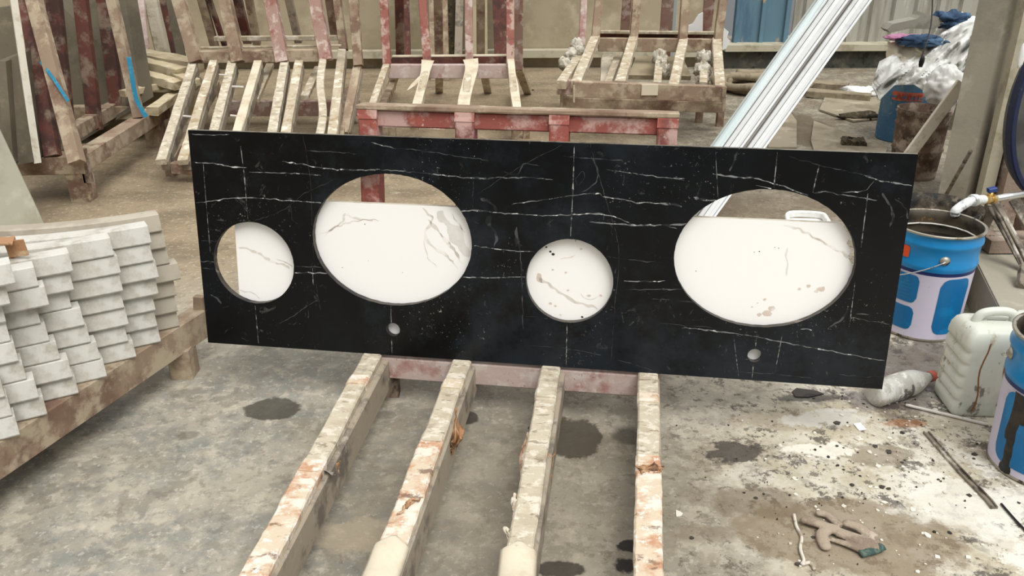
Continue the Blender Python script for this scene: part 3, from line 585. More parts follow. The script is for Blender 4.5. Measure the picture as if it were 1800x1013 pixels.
# ------------------------------------------------------------------ left pile of curved stone strips
sr=root('stone_rack',(-1.3,2.1,0),'dusty brown steel floor rack under the pile of curved stone strips','rack')
bd=V((.33,.944,0)).normalized(); b0=V((-1.005,2.44,0))
for k,(off) in enumerate((0,-.42)):
    o2=V((-bd.y,bd.x,0))*(-off)*1.0
    P=b0+V((-bd.y,bd.x,0))*(0.0 if k==0 else .42); Q=P-bd*1.15; P=P+bd*(0 if k==0 else .1)
    mb=MB(); beam(mb,V((P.x,P.y,.185)),V((Q.x,Q.y,.185)),.06,.095,top=True,n=4); obj('beam',mb,'brown',sr)
for dd in (.10,1.05):
    P=b0-bd*dd; Q=P+V((-bd.y,bd.x,0))*.42
    mb=MB(); beam(mb,V((P.x,P.y,.15)),V((Q.x,Q.y,.15)),.05,.06,top=True); obj('cross_beam',mb,'brown',sr)
    for R_ in (P,Q):
        mb=MB(); beam(mb,(R_.x,R_.y,0),(R_.x,R_.y,.10),.07,.07,(0,1,0)); obj('leg',mb,'brown',sr)
P=b0+bd*.0; mb=MB(); beam(mb,V((P.x,P.y,.14)),V((P.x+.01,P.y+.01,.225)),.03,.03,(0,1,0)); obj('stop_post',mb,'brown',sr)
rows=[('Z',[(625,95),(640,155),(655,225),(697,272),(680,335),(685,400),(693,462)],'hindmost row',(-1.024,2.326)),
('A',[(585,145),(590,205),(612,268),(612,335),(600,400),(607,462),(620,522)],'second row from the back',(-1.042,2.225)),
('B',[(442,203),(468,268),(478,340),(483,405),(500,467),(497,530),(526,583)],'third row from the back',(-1.074,2.131)),
('C',[(287,270),(292,345),(284,425),(331,480),(352,538),(387,593),(412,655)],'fourth row from the back',(-1.113,2.022)),
('D',[(155,330),(197,400),(167,487),(197,545),(236,600),(280,660),(304,723)],'fifth row from the back',(-1.149,1.932)),
('E',[(62,300),(45,390),(30,475),(47,545),(78,615),(106,670),(152,735),(182,800)],'sixth row from the back',(-1.180,1.833)),
('F',[(20,740),(47,810),(75,870)],'nearest row at the left edge',(-1.206,1.745))]
ranks=['top','second from the top','third from the top','fourth from the top','fifth from the top','sixth from the top','seventh from the top','bottom']
RAD=.85
for rn,lst,rd,(ex,ey) in rows:
    n=len(lst); hgt=.0515
    for i,(zx,zy) in enumerate(lst):
        px,py=zx/2.2024,360+zy/2.2024
        z=.187+hgt*(n-1-i)
        X_=A(px,py,ey).x; dx=max(-.06,min(.06,X_-ex))
        a0=math.radians(33); cx=ex+dx-RAD*math.sin(a0); cy=ey+RAD*math.cos(a0)-.004*random.random()
        dep=.045; pts=[]; mb=MB(); vs=[]; NN=14; yj=random.uniform(-.004,.004)
        secp=[(-.010,0),(dep-.008,0),(dep,hgt*.97),(.003,hgt*.97),(-.001,hgt*.93),(-.012,.004)]
        Ln=.62+random.uniform(-.02,.02)
        for k in range(NN+1):
            ph=a0-(Ln/RAD)*k/NN
            for (q,zz) in secp:
                rr_=RAD-q+yj
                chip=0
                vs.append((cx+rr_*math.sin(ph),cy-rr_*math.cos(ph),z+zz))
        K=len(secp); fs=[]
        for k in range(NN):
            for j in range(K): fs.append((k*K+j,k*K+(j+1)%K,(k+1)*K+(j+1)%K,(k+1)*K+j))
        fs.append(tuple(range(K-1,-1,-1))); fs.append(tuple(NN*K+j for j in range(K)))
        mb.add(vs,fs,0)
        rk_='bottom' if i==n-1 else ranks[i]
        obj('stone_strip',mb,'stoned' if rn=='Z' else 'stone',None,'pale curved stone strip, %s in the %s'%(rk_,rd),'stone strip','curved stone strips piled on the rack')
# rusty steel corner poking into the left edge
mb=MB(); P=A(-40,424,1.95); Q=A(24,424,1.98); beam(mb,P,Q,.05,.006); beam(mb,Q+V((.0,0,.002)),Q+V((.004,0,-.04)),.05,.006,(0,1,0)); 
beam(mb,Q+V((-.02,.02,0)),Q+V((-.02,.02,-.14)),.012,.03,(0,1,0)); beam(mb,P+V((-.02,.02,0)),V((P.x-.02,P.y+.02,.55)),.012,.03,(0,1,0))
obj('angle_bracket',mb,'cardbrown',None,'orange-brown steel bracket on top of the stone pile at the left edge','bracket')

# pale board leaning at left edge
mb=MB(); b1=G(86,412); t1=A(-30,165,3.72); w_=V((-.55,-.12,0))
prism(mb,[b1,t1,t1+w_,b1+w_],(-.01,.02,0)); obj('stone_slab',mb,'paleboard',None,'pale greenish stone slab leaning at the left edge behind the curved strips','stone slab')

# ------------------------------------------------------------------ back racks, general helper: bar between two photo points at known heights/depths
def bar(par,name,P,Q,w,h,m_,up=(0,0,1),n=1,jit=0,lab=None,top=False):
    mb=MB(); beam(mb,P,Q,w,h,up,n=n,jit=jit,top=top); return obj(name,mb,m_,par,lab)
def upto(px0,P0,px1,Yt,ext=1.0):
    # from real point P0 through the photo point px1 at depth Yt, continued
    T=A(px1[0],px1[1],Yt); return P0+(T-P0)*ext
# --- left A-frame rack
ra=root('slab_rack',(-2.4,4.6,0),'dark red A-frame slab rack with blue straps, at the left','slab rack')
Pn=V((-2.165,4.13,.235)); Pf=V((-2.20,5.35,.235))
bar(ra,'base_beam',Pn,Pf,.09,.085,'brown',top=True,n=3)
bar(ra,'base_beam',Pn+V((-.27,.0,.01)),Pf+V((-.30,0,.01)),.07,.08,'brown',top=True)
bar(ra,'base_beam',V((-3.2,4.06,.235)),V((-2.12,4.12,.235)),.07,.09,'brown',top=True)
bar(ra,'base_beam',V((-3.2,5.3,.23)),V((-2.15,5.3,.23)),.07,.08,'brown',top=True)
for P in ((-2.175,4.13),(-2.21,5.20),(-3.0,4.07),(-3.0,5.25)):
    bar(ra,'leg',V((P[0],P[1],0)),V((P[0],P[1],.19)),.10,.09,'brown',up=(0,1,0))
bar(ra,'stop_post',V((-2.12,4.10,.10)),V((-2.12,4.10,.27)),.04,.03,'rust',up=(0,1,0))
P0=G(136,287,.235); up_=upto(None,P0,(60,0),4.45,1.5); bar(ra,'upright',P0,up_,.065,.055,'brown',up=(0,-1,.2),n=5,jit=.002,lab='worn red and dusty upright')
bar(ra,'upright',G(86,285,.235)+V((-.03,.10,0)),upto(None,G(86,285,.235)+V((0,.05,0)),(48,0),4.45,1.5),.07,.05,'reddark',up=(0,-1,.2))
P0=G(244,207,.235); bar(ra,'upright',P0,upto(None,P0,(197,0),5.1,1.5),.055,.055,'brown',up=(0,-1,.2),n=4,jit=.002)
for (xb,yb,xt,Y0) in ((122,265,95,4.75),(168,228,142,5.0),(208,203,182,5.3)):
    P0=A(xb,yb,Y0); bar(ra,'upright',P0,upto(None,P0,(xt,0),Y0+.12,1.5),.075,.05,'reddark',up=(0,-1,.2))
# straps
def strap(px,Yd,w_=.016):
    mb=MB(); pts=[A(x,y,yy) for (x,y),yy in zip(px,Yd)]; sweep(mb,smooth(pts,5),rect(w_,.003,.001),(0,-1,.3)); obj('strap',mb,'blue',ra,'blue plastic strap')
strap([(71,108),(95,140),(108,160),(120,178)],[4.26,4.16,4.12,4.10]); strap([(226,100),(233,140),(240,175),(257,206)],[4.93,4.90,4.88,4.86],.026)
# slabs in the rack
def lslab(px,py,w_,top,Y0,Y1,m_,lab,th=.03,cat='stone slab',grp=None):
    # slab standing nearly upright, running in depth: a near edge from photo point (px,py) leaning to photo point top
    P0=A(px,py,Y0); T=A(top[0],top[1],Y0+.12); d=(T-P0)*1.4
    mb=MB(); prism(mb,[P0,P0+d,P0+d+V((0.02,Y1-Y0,0)),P0+V((0.02,Y1-Y0,0))],V((-th,0,0))); obj('stone_slab',mb,m_,None,lab,cat,grp)
P0=A(92,262,5.02); 
def pslab(corners,Y0,Y1,m_,lab,vec,name='stone_slab',cat='stone slab'):
    mb=MB(); pts=[A(x,y,yy) for (x,y),yy in zip(corners,(Y0,Y0,Y1,Y1))]; prism(mb,pts,vec); return obj(name,mb,m_,None,lab,cat)
pslab([(60,300),(270,170),(232,-60),(38,-60)],5.25,5.75,'olive','broad dusty brown slab standing behind the dark red uprights',(-.02,.03,0))
pslab([(60,288),(73,286),(27,-30),(14,-30)],3.99,4.25,'whiteedge','slab with a pale sawn edge leaning on the left A-frame rack',(-.02,.03,.0))
pslab([(28,290),(58,285),(34,96),(12,104)],3.98,4.2,'olive','low dusty brown slab leaning left of the red A-frame rack',(-.02,.4,.01))
pslab([(8,270),(24,288),(10,108),(-6,108)],3.94,4.14,'olive','low dusty brown slab at the very left edge, leaning on its neighbour',(-.02,.35,.01))
pslab([(-40,300),(58,300),(22,10),(-40,20)],4.6,4.95,'olive','dark brown slab filling the upper left corner behind the low slabs',(-.02,.03,0))
# --- timber and cream blocks behind
for i,(x0,y0,x1,y1,Y0,Y1,ww,hh,lab) in enumerate([(222,98,345,118,5.9,5.7,.16,.09,'long cream timber lying on top behind the A-frame rack'),(232,108,322,128,5.7,5.5,.10,.06,'short cream timber with a square end, under the long one'),
    (238,128,315,150,5.5,5.35,.09,.05,'cream timber lying lower with a chipped side'),(300,128,342,146,5.6,5.3,.08,.04,'small cream timber offcut near the rack foot'),(215,165,330,140,5.2,5.6,.06,.04,'thin dusty timber propped on the floor pile'),
    (268,196,345,142,5.0,5.8,.07,.05,'dusty timber lying aslant in front of the cream pile')]):
    mb=MB(); beam(mb,A(x0,y0,Y0),A(x1,y1,Y1),ww,hh,n=8,jit=.003); obj('timber',mb,'plank',None,lab,'timber','timbers piled behind the left rack')
# supports under the pile
mb=MB(); slabbox(mb,-3.0,-2.1,5.5,5.85,0,.27); obj('stone_block',mb,'plank',None,'low dusty block under the cream timber pile','block')
for i,(x0,x1,lab) in enumerate(((210,241,'cream wrapped post standing left behind the timbers'),(275,299,'cream wrapped post with a dark tear, standing right behind the timbers'))):
    mb=MB(); P=A((x0+x1)/2,95,6.3); w_=(x1-x0)/1490*6.0
    pts=[P+V((-.0025*k,0,.02*k*2)) for k in range(30)]; sweep(mb,pts,rect(w_,w_*.8,.02),(0,1,0),sc=[1+.06*noise.noise(V((k*.6,i*9,0))) for k in range(30)]); 
    mb.v=[V((v.x,v.y,max(v.z,.3))) for v in mb.v]
    mb2=mb; P2=V((P.x,P.y,0)); beam(mb2,P2,V((P.x,P.y,P.z)),w_*.9,w_*.7,(0,1,0)); obj('wrapped_post',mb2,'cementbag',None,lab,'post')
for i,(xb,yb,xt,yt,Y0,ww,m_,lab) in enumerate([(258,97,248,0,6.1,.045,'pinkrail','dusty pink stick between the cream posts'),(300,90,278,-5,6.5,.14,'reddark','dark board behind the right cream post'),(318,95,300,0,6.0,.06,'olive','olive plank right of the cream posts'),
   (246,90,236,0,6.5,.10,'darkwood','dark plank between the cream posts')]):
    mb=MB(); P=A(xb,yb,Y0); T=A(xt,yt,Y0+.15); d=(T-P)/(T.z-P.z); P=P-d*(P.z-.0); beam(mb,P,T+d*.6,ww,.025,(0,-1,0)); obj('leaning_plank',mb,m_,None,lab,'plank','planks leaning behind the racks')
# --- rack with many battens
r2=root('slab_rack',(-1.3,5.0,0),'dusty slab rack with nine sloping wooden battens, behind the countertop on the left','slab rack')
Yj=5.45
fr=[((339,109),(282,281),'pad'),((375,106),(320,281),'batten'),((408,107),(361,283),'pad'),((453,106),(400,284),'card'),((500,106),(469,285),'pad'),((525,106),(492,286),'batten'),((568,103),(549,288),'pad'),((601,86),(577,290),'batten'),((628,112),(604,232),'brown')]
for k,((jx,jy),(fx,fy),m_) in enumerate(fr):
    J=A(jx,jy,Yj+(.35 if k==7 else 0)); F_=G(fx,fy,.15) if k!=8 else A(fx,fy,5.0)
    if k==6: 
        mb=MB(); sweep(mb,smooth([J,J.lerp(F_,.3)+V((.0,0,.01)),J.lerp(F_,.6)+V((.03,0,-.01)),F_],5),rect(.045,.02,.004),(0,0,1)); obj('batten',mb,'pad',r2,'cloth-wrapped bent batten')
        continue
    t=(F_-J).normalized()
    bar(r2,'batten',J,F_,.052,.03,m_,n=10,jit=.002,top=True)
    off=V((.0,0,-.03)); bar(r2,'foot_bar',J+off+V((.008,0,0)),F_+off+V((.008,0,0))-t*.04,.04,.055,'gsteel',top=True)
ux=[((344,104),(315,0),.078,'brown'),((418,104),(396,0),.078,'brown'),((496,104),(476,0),.078,'redpale'),((573,101),(554,0),.075,'redpale'),((604,84),(593,0),.05,'brown'),((630,110),(622,0),.055,'brown')]
for k,((bx,by),(tx,ty),w_,m_) in enumerate(ux):
    Yk=Yj+(.4 if k==4 else 0); P0=A(bx,by,Yk); T=A(tx,ty,Yk+.13)
    bar(r2,'upright',P0-(T-P0)*.05,P0+(T-P0)*2.2,w_,.06,m_,up=(0,-1,0),n=8,jit=.0015)
bar(r2,'cross_beam',A(345,100,Yj+.03),A(575,97,Yj+.03),.05,.075,'brown')
bar(r2,'cross_beam',A(352,84,Yj+.12),A(600,80,Yj+.12),.03,.012,'batten')
bar(r2,'cross_beam',A(378,68,Yj+.5),A(595,66,Yj+.5),.05,.03,'batten')
P=G(288,281,.15)+V((0,.10,-.07)); Q=G(580,290,.15)+V((0,.10,-.07)); bar(r2,'cross_beam',P,Q,.05,.06,'brown')
bar(r2,'cross_beam',A(392,190,5.75),A(632,190,5.75),.06,.10,'redpale')
bar(r2,'base_beam',A(300,285,4.5),A(380,150,5.9),.05,.06,'brown'); bar(r2,'base_beam',A(590,285,4.5),A(612,160,5.9),.05,.06,'brown')
for (x,y) in ((302,308),(590,300)): 
    P=G(x,y); bar(r2,'leg',P,P+V((0,0,.10)),.05,.05,'brown',up=(0,1,0))
for (x,y) in ((395,205),(618,215)):
    P=G(x,y); bar(r2,'leg',P,P+V((0,0,.22)),.05,.05,'brown',up=(0,1,0))
for (xb,yb,xt,yt) in ((475,115,447,178),(560,120,535,172)):
    bar(r2,'brace',A(xb,yb,5.7),A(xt,yt,5.15),.05,.03,'batten')
for (xb,yb,xt,Y0,w_,m_) in ((378,84,355,6.1,.055,'brown'),(395,80,368,6.1,.03,'reddark'),(452,78,438,6.1,.05,'brown'),(525,74,508,6.1,.05,'gsteel'),(590,68,580,6.1,.06,'brown'),(436,75,418,6.2,.06,'reddark')):
    P=A(xb,yb,Y0); T=A(xt,0,Y0-.1); bar(r2,'rear_upright',P-(T-P)*2.2 if False else P,P+(T-P)*2.0,w_,.04,m_,up=(0,-1,0))
bar(r2,'spacer_rod',A(385,131,5.2),A(400,132,5.2),.008,.008,'whiterod'); bar(r2,'spacer_rod',A(408,152,5.0),A(428,153,5.0),.01,.01,'whiterod'); bar(r2,'spacer_rod',A(322,204,4.8),A(345,206,4.8),.01,.01,'whiterod'); bar(r2,'spacer_rod',A(405,203,4.8),A(425,205,4.8),.01,.01,'whiterod')
# --- middle rack
r3=root('slab_rack',(-.4,5.6,0),'red slab rack with cream cardboard strips, behind the middle of the countertop','slab rack')
Yj=5.75
def at3(x,y,d=0): return A(x,y,Yj+d)
for (bx,tx,m_) in ((680,675,'red2'),(751,743,'red2'),(825,824,'redpale'),(897,897,'red2')):
    P=at3(bx,108); T=A(tx,0,Yj+.1); bar(r3,'upright',P-(T-P)*.1,P+(T-P)*2.2,.052,.05,m_,up=(0,-1,0),n=6,jit=.001)
bar(r3,'cross_beam',at3(683,125),at3(893,125),.05,.09,'pinkrail'); bar(r3,'cross_beam',at3(690,106,.12),at3(897,104,.12),.05,.045,'reddark'); bar(r3,'cross_beam',at3(690,99,.12),at3(897,97,.12),.05,.01,'card')
J=[(680,109),(751,108),(825,105),(897,106)]; E=[(640,222),(727,221),(813,222),(910,223)]
for (jx,jy),(ex,ey) in zip(J,E):
    bar(r3,'batten',at3(jx,jy),A(ex,ey,4.95),.045,.05,'batten',top=True,n=4,jit=.001)
bar(r3,'cross_beam',A(640,214,5.0),A(918,216,5.0),.05,.06,'pinkrail')
bar(r3,'base_beam',A(660,214,5.05),A(690,150,6.6),.05,.05,'brown'); bar(r3,'base_beam',A(905,216,5.05),A(905,150,6.6),.05,.05,'brown')
for (x,y) in ((690,240),(905,245),(925,243)): 
    P=G(x,y); bar(r3,'leg',P,P+V((0,0,.12)),.045,.045,'brown',up=(0,1,0))
for (x0,y0,x1,y1,Ya,w_) in ((640,70,640,70,6.3,.06),):
    pass
for (xt,xb,yb,xf,yf,m_) in ((702,704,100,683,168,'reddark'),(770,772,98,772,172,'brown'),(845,845,98,861,176,'brown'),(912,912,120,934,178,'redpale')):
    P=A(xb,yb,6.35); T=A(xt,0,6.2); bar(r3,'rear_upright',P,P+(T-P)*2,.06,.05,m_,up=(0,-1,0)); bar(r3,'rear_foot_bar',P,A(xf,yf,6.9),.06,.04,'batten')
    Q=A(xf,yf,6.9); bar(r3,'leg',V((Q.x,Q.y,0)),Q,.04,.04,'brown',up=(0,1,0))
# cardboard strips on its battens
def strip(par,pts,ws,Ys,m_='card',lab=None,name='cardboard_strip'):
    mb=MB(); P=[A(x,y,Y_) for (x,y),Y_ in zip(pts,Ys)]
    P2=smooth(P,5); W=[]
    for i in range(len(P2)):
        t=i/5; k=min(int(t),len(ws)-2); W.append(ws[k]+(ws[k+1]-ws[k])*(t-k))
    sweep(mb,P2,rect(1,.004,.001),(0,-.6,1),sc=[(w_,1) for w_ in W]); obj(name,mb,m_,par,lab)
strip(r3,[(752,106),(748,125),(742,150),(731,190),(727,222)],[.085,.06,.055,.055,.055],[5.70,5.62,5.45,5.12,4.93],lab='cream cardboard strip')
strip(r3,[(746,130),(728,148),(716,159)],[.03,.03,.003],[5.60,5.50,5.45],lab='torn pointed end of cardboard')
strip(r3,[(827,104),(829,120),(822,150),(816,176),(812,222)],[.10,.085,.075,.075,.07],[5.70,5.62,5.45,5.22,4.93],lab='broad cream cardboard strip')
strip(r3,[(898,104),(901,135),(903,150),(909,190),(911,226)],[.045,.045,.06,.05,.04],[5.70,5.55,5.45,5.12,4.92],lab='cream cardboard strip')
strip(r3,[(771,203),(769,228)],[.09,.085],[4.95,4.92],'redpale','pink board piece')
# planks leaning on wall behind middle rack
for (xb,xt,Y0,w_,m_,lab) in ((715,708,7.6,.11,'reddark','dark red plank leaning on the back wall, left behind the middle rack'),(722,716,7.75,.03,'plank','thin cream lath leaning on the back wall beside the dark red plank'),(775,770,7.5,.16,'brown','wide dusty brown plank leaning on the back wall behind the middle rack'),
    (800,797,7.85,.14,'darkwood','almost black board leaning on the back wall behind the middle rack'),(806,808,7.7,.07,'gsteel','grey plank leaning on the back wall in front of the black board'),(842,840,7.6,.16,'olivel','sand-coloured plank leaning on the back wall behind the middle rack'),(885,880,7.6,.14,'reddark','red-brown plank leaning on the back wall, right behind the middle rack')):
    P=A(xb,118,Y0); P.z=.0; P.y=Y0-.15; T=A(xt,0,min(Y0+.05,7.93)); d=(T-P); mb=MB(); beam(mb,P,P+d*1.8,w_,.02,(0,-1,0))
    for v in mb.v: v.y=min(v.y,7.96)
    obj('leaning_plank',mb,m_,None,lab,'plank','planks leaning behind the racks')
# --- right-hand rack
r4=root('slab_rack',(.9,6.0,0),'dusty brown slab rack with plaster-caked bars, behind the right half of the countertop','slab rack')
Yj=6.1; Yf=5.25
for (bx,by,tx,w_,m_) in ((1023,72,1026,.045,'pinkrail'),(1047,60,1053,.055,'brown'),(1114,62,1119,.055,'brown'),(1200,66,1205,.06,'brown'),(1262,66,1271,.055,'brown')):
    P=A(bx,by,Yj); T=A(tx,0,Yj+.06); bar(r4,'upright',P-(T-P)*.1,P+(T-P)*2.8,w_,.05,m_,up=(0,-1,0),n=6,jit=.001)
for (a_,b_) in (((1047,61),(1012,142)),((1114,62),(1090,142)),((1202,66),(1184,149)),((1260,66),(1266,153)),((1021,90),(987,142))):
    bar(r4,'batten',A(a_[0],a_[1],Yj),A(b_[0],b_[1],Yf),.062,.05,'batten',top=True,n=6,jit=.0015)
bar(r4,'cross_beam',A(1052,78,Yj+.02),A(1257,80,Yj+.02),.05,.09,'brown'); bar(r4,'cross_beam',A(1055,56,Yj+.25),A(1260,58,Yj+.25),.05,.02,'batten'); bar(r4,'cross_beam',A(1055,62,Yj+.3),A(1260,64,Yj+.3),.04,.03,'reddark')
bar(r4,'front_beam',A(1008,156,Yf),A(1274,165,Yf),.06,.095,'brown'); bar(r4,'front_beam',A(980,152,Yf+.08),A(1010,153,Yf+.08),.06,.09,'redpale')
bar(r4,'base_beam',A(990,180,5.5),A(1272,188,5.5),.05,.07,'brown')
mb=MB(); P=A(1142,158,Yf-.035); slabbox(mb,P.x-.05,P.x+.05,P.y-.008,P.y+.004,P.z-.032,P.z+.032); obj('mending_plate',mb,'card',r4)
for (x,y,hh) in ((1228,215,.16),(1264,222,.20),(990,190,.16),(1015,182,.16)):
    P=G(x,y); bar(r4,'leg',P,P+V((0,0,hh)),.045,.045,'brown',up=(0,1,0))
bar(r4,'stop_pin',A(1009,150,Yf-.04),A(1009,180,Yf-.04),.012,.012,'batten',up=(0,1,0)); bar(r4,'stop_pin',A(1272,155,Yf-.04),A(1272,195,Yf-.04),.02,.02,'brown',up=(0,1,0))
def plas(x,y,Y_,r,s):
    mb=MB(); blob(mb,A(x,y,Y_),r,0,.45,2.4,s,24,ridge=True); obj('plaster_wrap',mb,'plaster',r4,'plaster-caked wrapping')
for a in [(1014,80,6.05,(.045,.05,.05),1),(1005,98,5.95,(.05,.05,.05),2),(992,112,5.7,(.04,.05,.045),3),(1018,90,6.0,(.04,.04,.04),4),
          (1160,102,5.9,(.05,.05,.06),5),(1165,122,5.7,(.045,.05,.06),6),(1238,104,5.9,(.06,.06,.06),8),(1234,125,5.7,(.06,.06,.06),9),(1235,140,5.6,(.045,.05,.05),10)]: plas(*a)
bar(r4,'rear_foot_bar',A(1160,95,6.1),A(1155,150,5.3),.05,.04,'batten'); bar(r4,'rear_foot_bar',A(1238,95,6.1),A(1236,150,5.4),.05,.04,'batten'); bar(r4,'rear_foot_bar',A(1090,92,6.4),A(1068,150,5.6),.05,.04,'batten')
for (xb,xt,w_,m_) in ((1098,1102,.07,'redpale'),(1170,1174,.09,'redpale'),(1183,1187,.03,'alublue'),(1240,1247,.08,'redpale')):
    P=A(xb,60,6.9); T=A(xt,0,6.8); bar(r4,'rear_upright',P-(T-P)*.8,P+(T-P)*2,w_,.04,m_,up=(0,-1,0))
pslab([(1055,150),(1078,150),(1078,95),(1058,98)],6.0,6.4,'cementbag','grey dusty sack pushed under the right-hand rack',(0,.05,0),'sack','sack')
pslab([(1105,132),(1215,134),(1200,100),(1118,98)],5.9,6.3,'olivel','broken dusty slab lying under the right-hand rack',(0,.01,-.03))
mb=MB(); prism(mb,[A(x,y,6.45) for x,y in ((1205,58),(1235,59),(1236,22),(1228,26),(1218,42),(1208,46))],(0,.02,0)); obj('stone_offcut',mb,'paper',None,'pointed white offcut standing inside the right-hand rack','offcut','white offcuts in the right-hand rack')
mb=MB(); prism(mb,[A(x,y,6.5) for x,y in ((1270,88),(1276,86),(1284,72),(1278,66),(1281,56),(1272,48))],(0,.02,0)); obj('stone_offcut',mb,'paper',None,'jagged white offcut poking out right of the right-hand rack','offcut','white offcuts in the right-hand rack')

# hose coil
mb=MB(); pts=[]
for k in range(90):
    t=k/89*2*math.pi*3.3; r=.26+.05*math.sin(k*.37); c0=V((2.02,6.9,.03+.05*k/89+.015*math.sin(k*.7))); pts.append(c0+V((r*1.25*math.cos(t),r*1.15*math.sin(t),0)))
tube(mb,pts,.03,8,k=2); obj('hose',mb,'hose',None,'coil of thick dusty hose on the floor right of the racks','hose')
# debris boards on floor at rear right
def fl(name,px,z,m_,lab,cat,th=.012,grp=None):
    mb=MB(); prism(mb,[G(x,y,z) for x,y in px],(0,0,th)); obj(name,mb,m_,None,lab,cat,grp)
fl('floor_board',[(1430,215),(1560,262),(1545,300),(1440,300),(1425,250)],.002,'cardfloor','large pale dusty board lying flat on the floor near the blue tin','board')
fl('floor_board',[(1350,262),(1400,262),(1400,215),(1375,180),(1356,205)],.004,'cardfloor','narrow dusty board lying flat beside the aluminium profiles','board')
fl('floor_board',[(1455,160),(1540,168),(1545,210),(1500,215),(1440,195)],.004,'cardfloor','dusty board lying flat in front of the dark kerb','board')
for (x0,y0,x1,y1,lab) in ((1420,163,1530,172,'dusty timber lying on the floor below the kerb, longer one'),(1425,148,1490,153,'short dusty timber lying on the longer one below the kerb')):
    mb=MB(); a_,b_=G(x0,y0,.03),G(x1,y1,.03); beam(mb,a_,b_,.12,.05,n=6,jit=.004); obj('timber',mb,'hose',None,lab,'timber')
mb=MB(); a_,b_=G(1478,250,.02),G(1522,252,.02); beam(mb,a_,b_,.10,.04,n=8,jit=.010); obj('wood_chunk',mb,'darkwood',None,'dark splintered chunk of wood on the floor near the rusty tin','wood chunk')
mb=MB(); blob(mb,G(1512,205,.02),(.14,.05,.03),0,.5,3,5,16,flat=.003); obj('rag',mb,'darkwood',None,'dark crumpled rag on the board near the blue tin','rag')
mb=MB(); blob(mb,G(1510,163,.03),(.16,.1,.05),0,.6,3,7,24,flat=.003,ridge=True); obj('crumpled_film',mb,'bag',None,'crumpled grey-white plastic film on the floor by the blue tin','plastic film')

# ------------------------------------------------------------------ aluminium profiles
def profile(x0,x1,lab,m_,name='aluminium_profile',ribs=True,ybot=0):
    # x0,x1 : left and right edge in the photo at y=0 ; they run parallel down to the left
    xm=(x0+x1)/2; base=G(xm-.716*422,422); T=A(xm,0,4.05+ybot)
    ax=(T-base); axn=ax.normalized(); sd=axn.cross(V((0,-1,0))).normalized(); 
    if sd.x<0: sd=-sd
    w_=(x1-x0)/FPX*(T-CP).dot(_F)*.815; fn_=sd.cross(axn); fn_=fn_ if fn_.y<0 else -fn_
    mb=MB(); P0=base; P1=base+ax*2.0
    def strp(a,b2,z0,z1,mi=0):
        A0=P0+sd*a; prism(mb,[A0+fn_*z0,P0+sd*b2+fn_*z0,P0+sd*b2+fn_*z1,A0+fn_*z1],P1-P0,mi)
    if ribs:
        strp(-w_/2,w_/2,-.02,-.006,1); strp(-w_/2,-w_*.30,-.006,.004); strp(-w_*.24,w_*.30,-.006,.0); strp(w_*.36,w_/2,-.006,.004); strp(-w_*.05,w_*.0,.0,.003); strp(-w_/2,-w_*.46,-.05,-.02); strp(w_*.46,w_/2,-.05,-.02)
    else:
        strp(-w_/2,w_/2,-.012,-.004,0); strp(-w_/2,-w_*.40,-.03,.004,0); strp(w_*.44,w_/2,-.03,.004,0)
    for v in mb.v: v.z=max(v.z,.001)
    obj(name,mb,[m_,'aludark'],None,lab,'metal profile','aluminium profiles leaning behind the countertop')
profile(1437,1456,'narrow bluish aluminium profile, leftmost of the leaning three','alublue',ribs=False)
profile(1457,1496,'white ribbed aluminium profile, middle of the leaning three','alu',ybot=-.04)
profile(1499,1537,'white ribbed aluminium profile, rightmost of the leaning three','alu')

# ------------------------------------------------------------------ tins
def tin_handle(par,c,r,h,side,m_='chrome'):
    s=V((math.cos(side),math.sin(side),0))
    for k in (1,-1):
        mb=MB(); lathe(mb,c+s*k*(r-.003)+V((0,0,h)),[(.0,.0),(.016,.001),(.016,.006),(.008,.012),(0,.013)],14,0,s*k); obj('handle_lug',mb,'tin',par)
    mb=MB(); f_=V((s.y,-s.x,0)); pts=[]
    for k in range(13):
        t=math.pi*k/12; pts.append(c+s*math.cos(t)*(r+.012)+f_*math.sin(t)*(r+.03)+V((0,0,h-.10*math.sin(t))))
    tube(mb,pts,.0022,6,k=3); obj('handle',mb,m_,par,'thin wire handle')
def curved_patch(mb,c,r0,r1,h,a0,a1,z0,z1,mi,e=.0012,corner=.02,n=14):
    vs=[];fs=[]
    for i in range(n+1):
        t=i/n; a=a0+(a1-a0)*t; edge=min(t,1-t)*abs(a1-a0)*r0
        ins=0 if edge>corner else corner-math.sqrt(max(0,corner**2-(corner-edge)**2))
        for z in (z0+ins,z1-ins):
            r=r0+(r1-r0)*z/h+e; vs.append(c+V((r*math.cos(a),r*math.sin(a),z)))
    for i in range(n): fs.append((2*i,2*i+2,2*i+3,2*i+1))
    mb.add(vs,fs,mi,True)
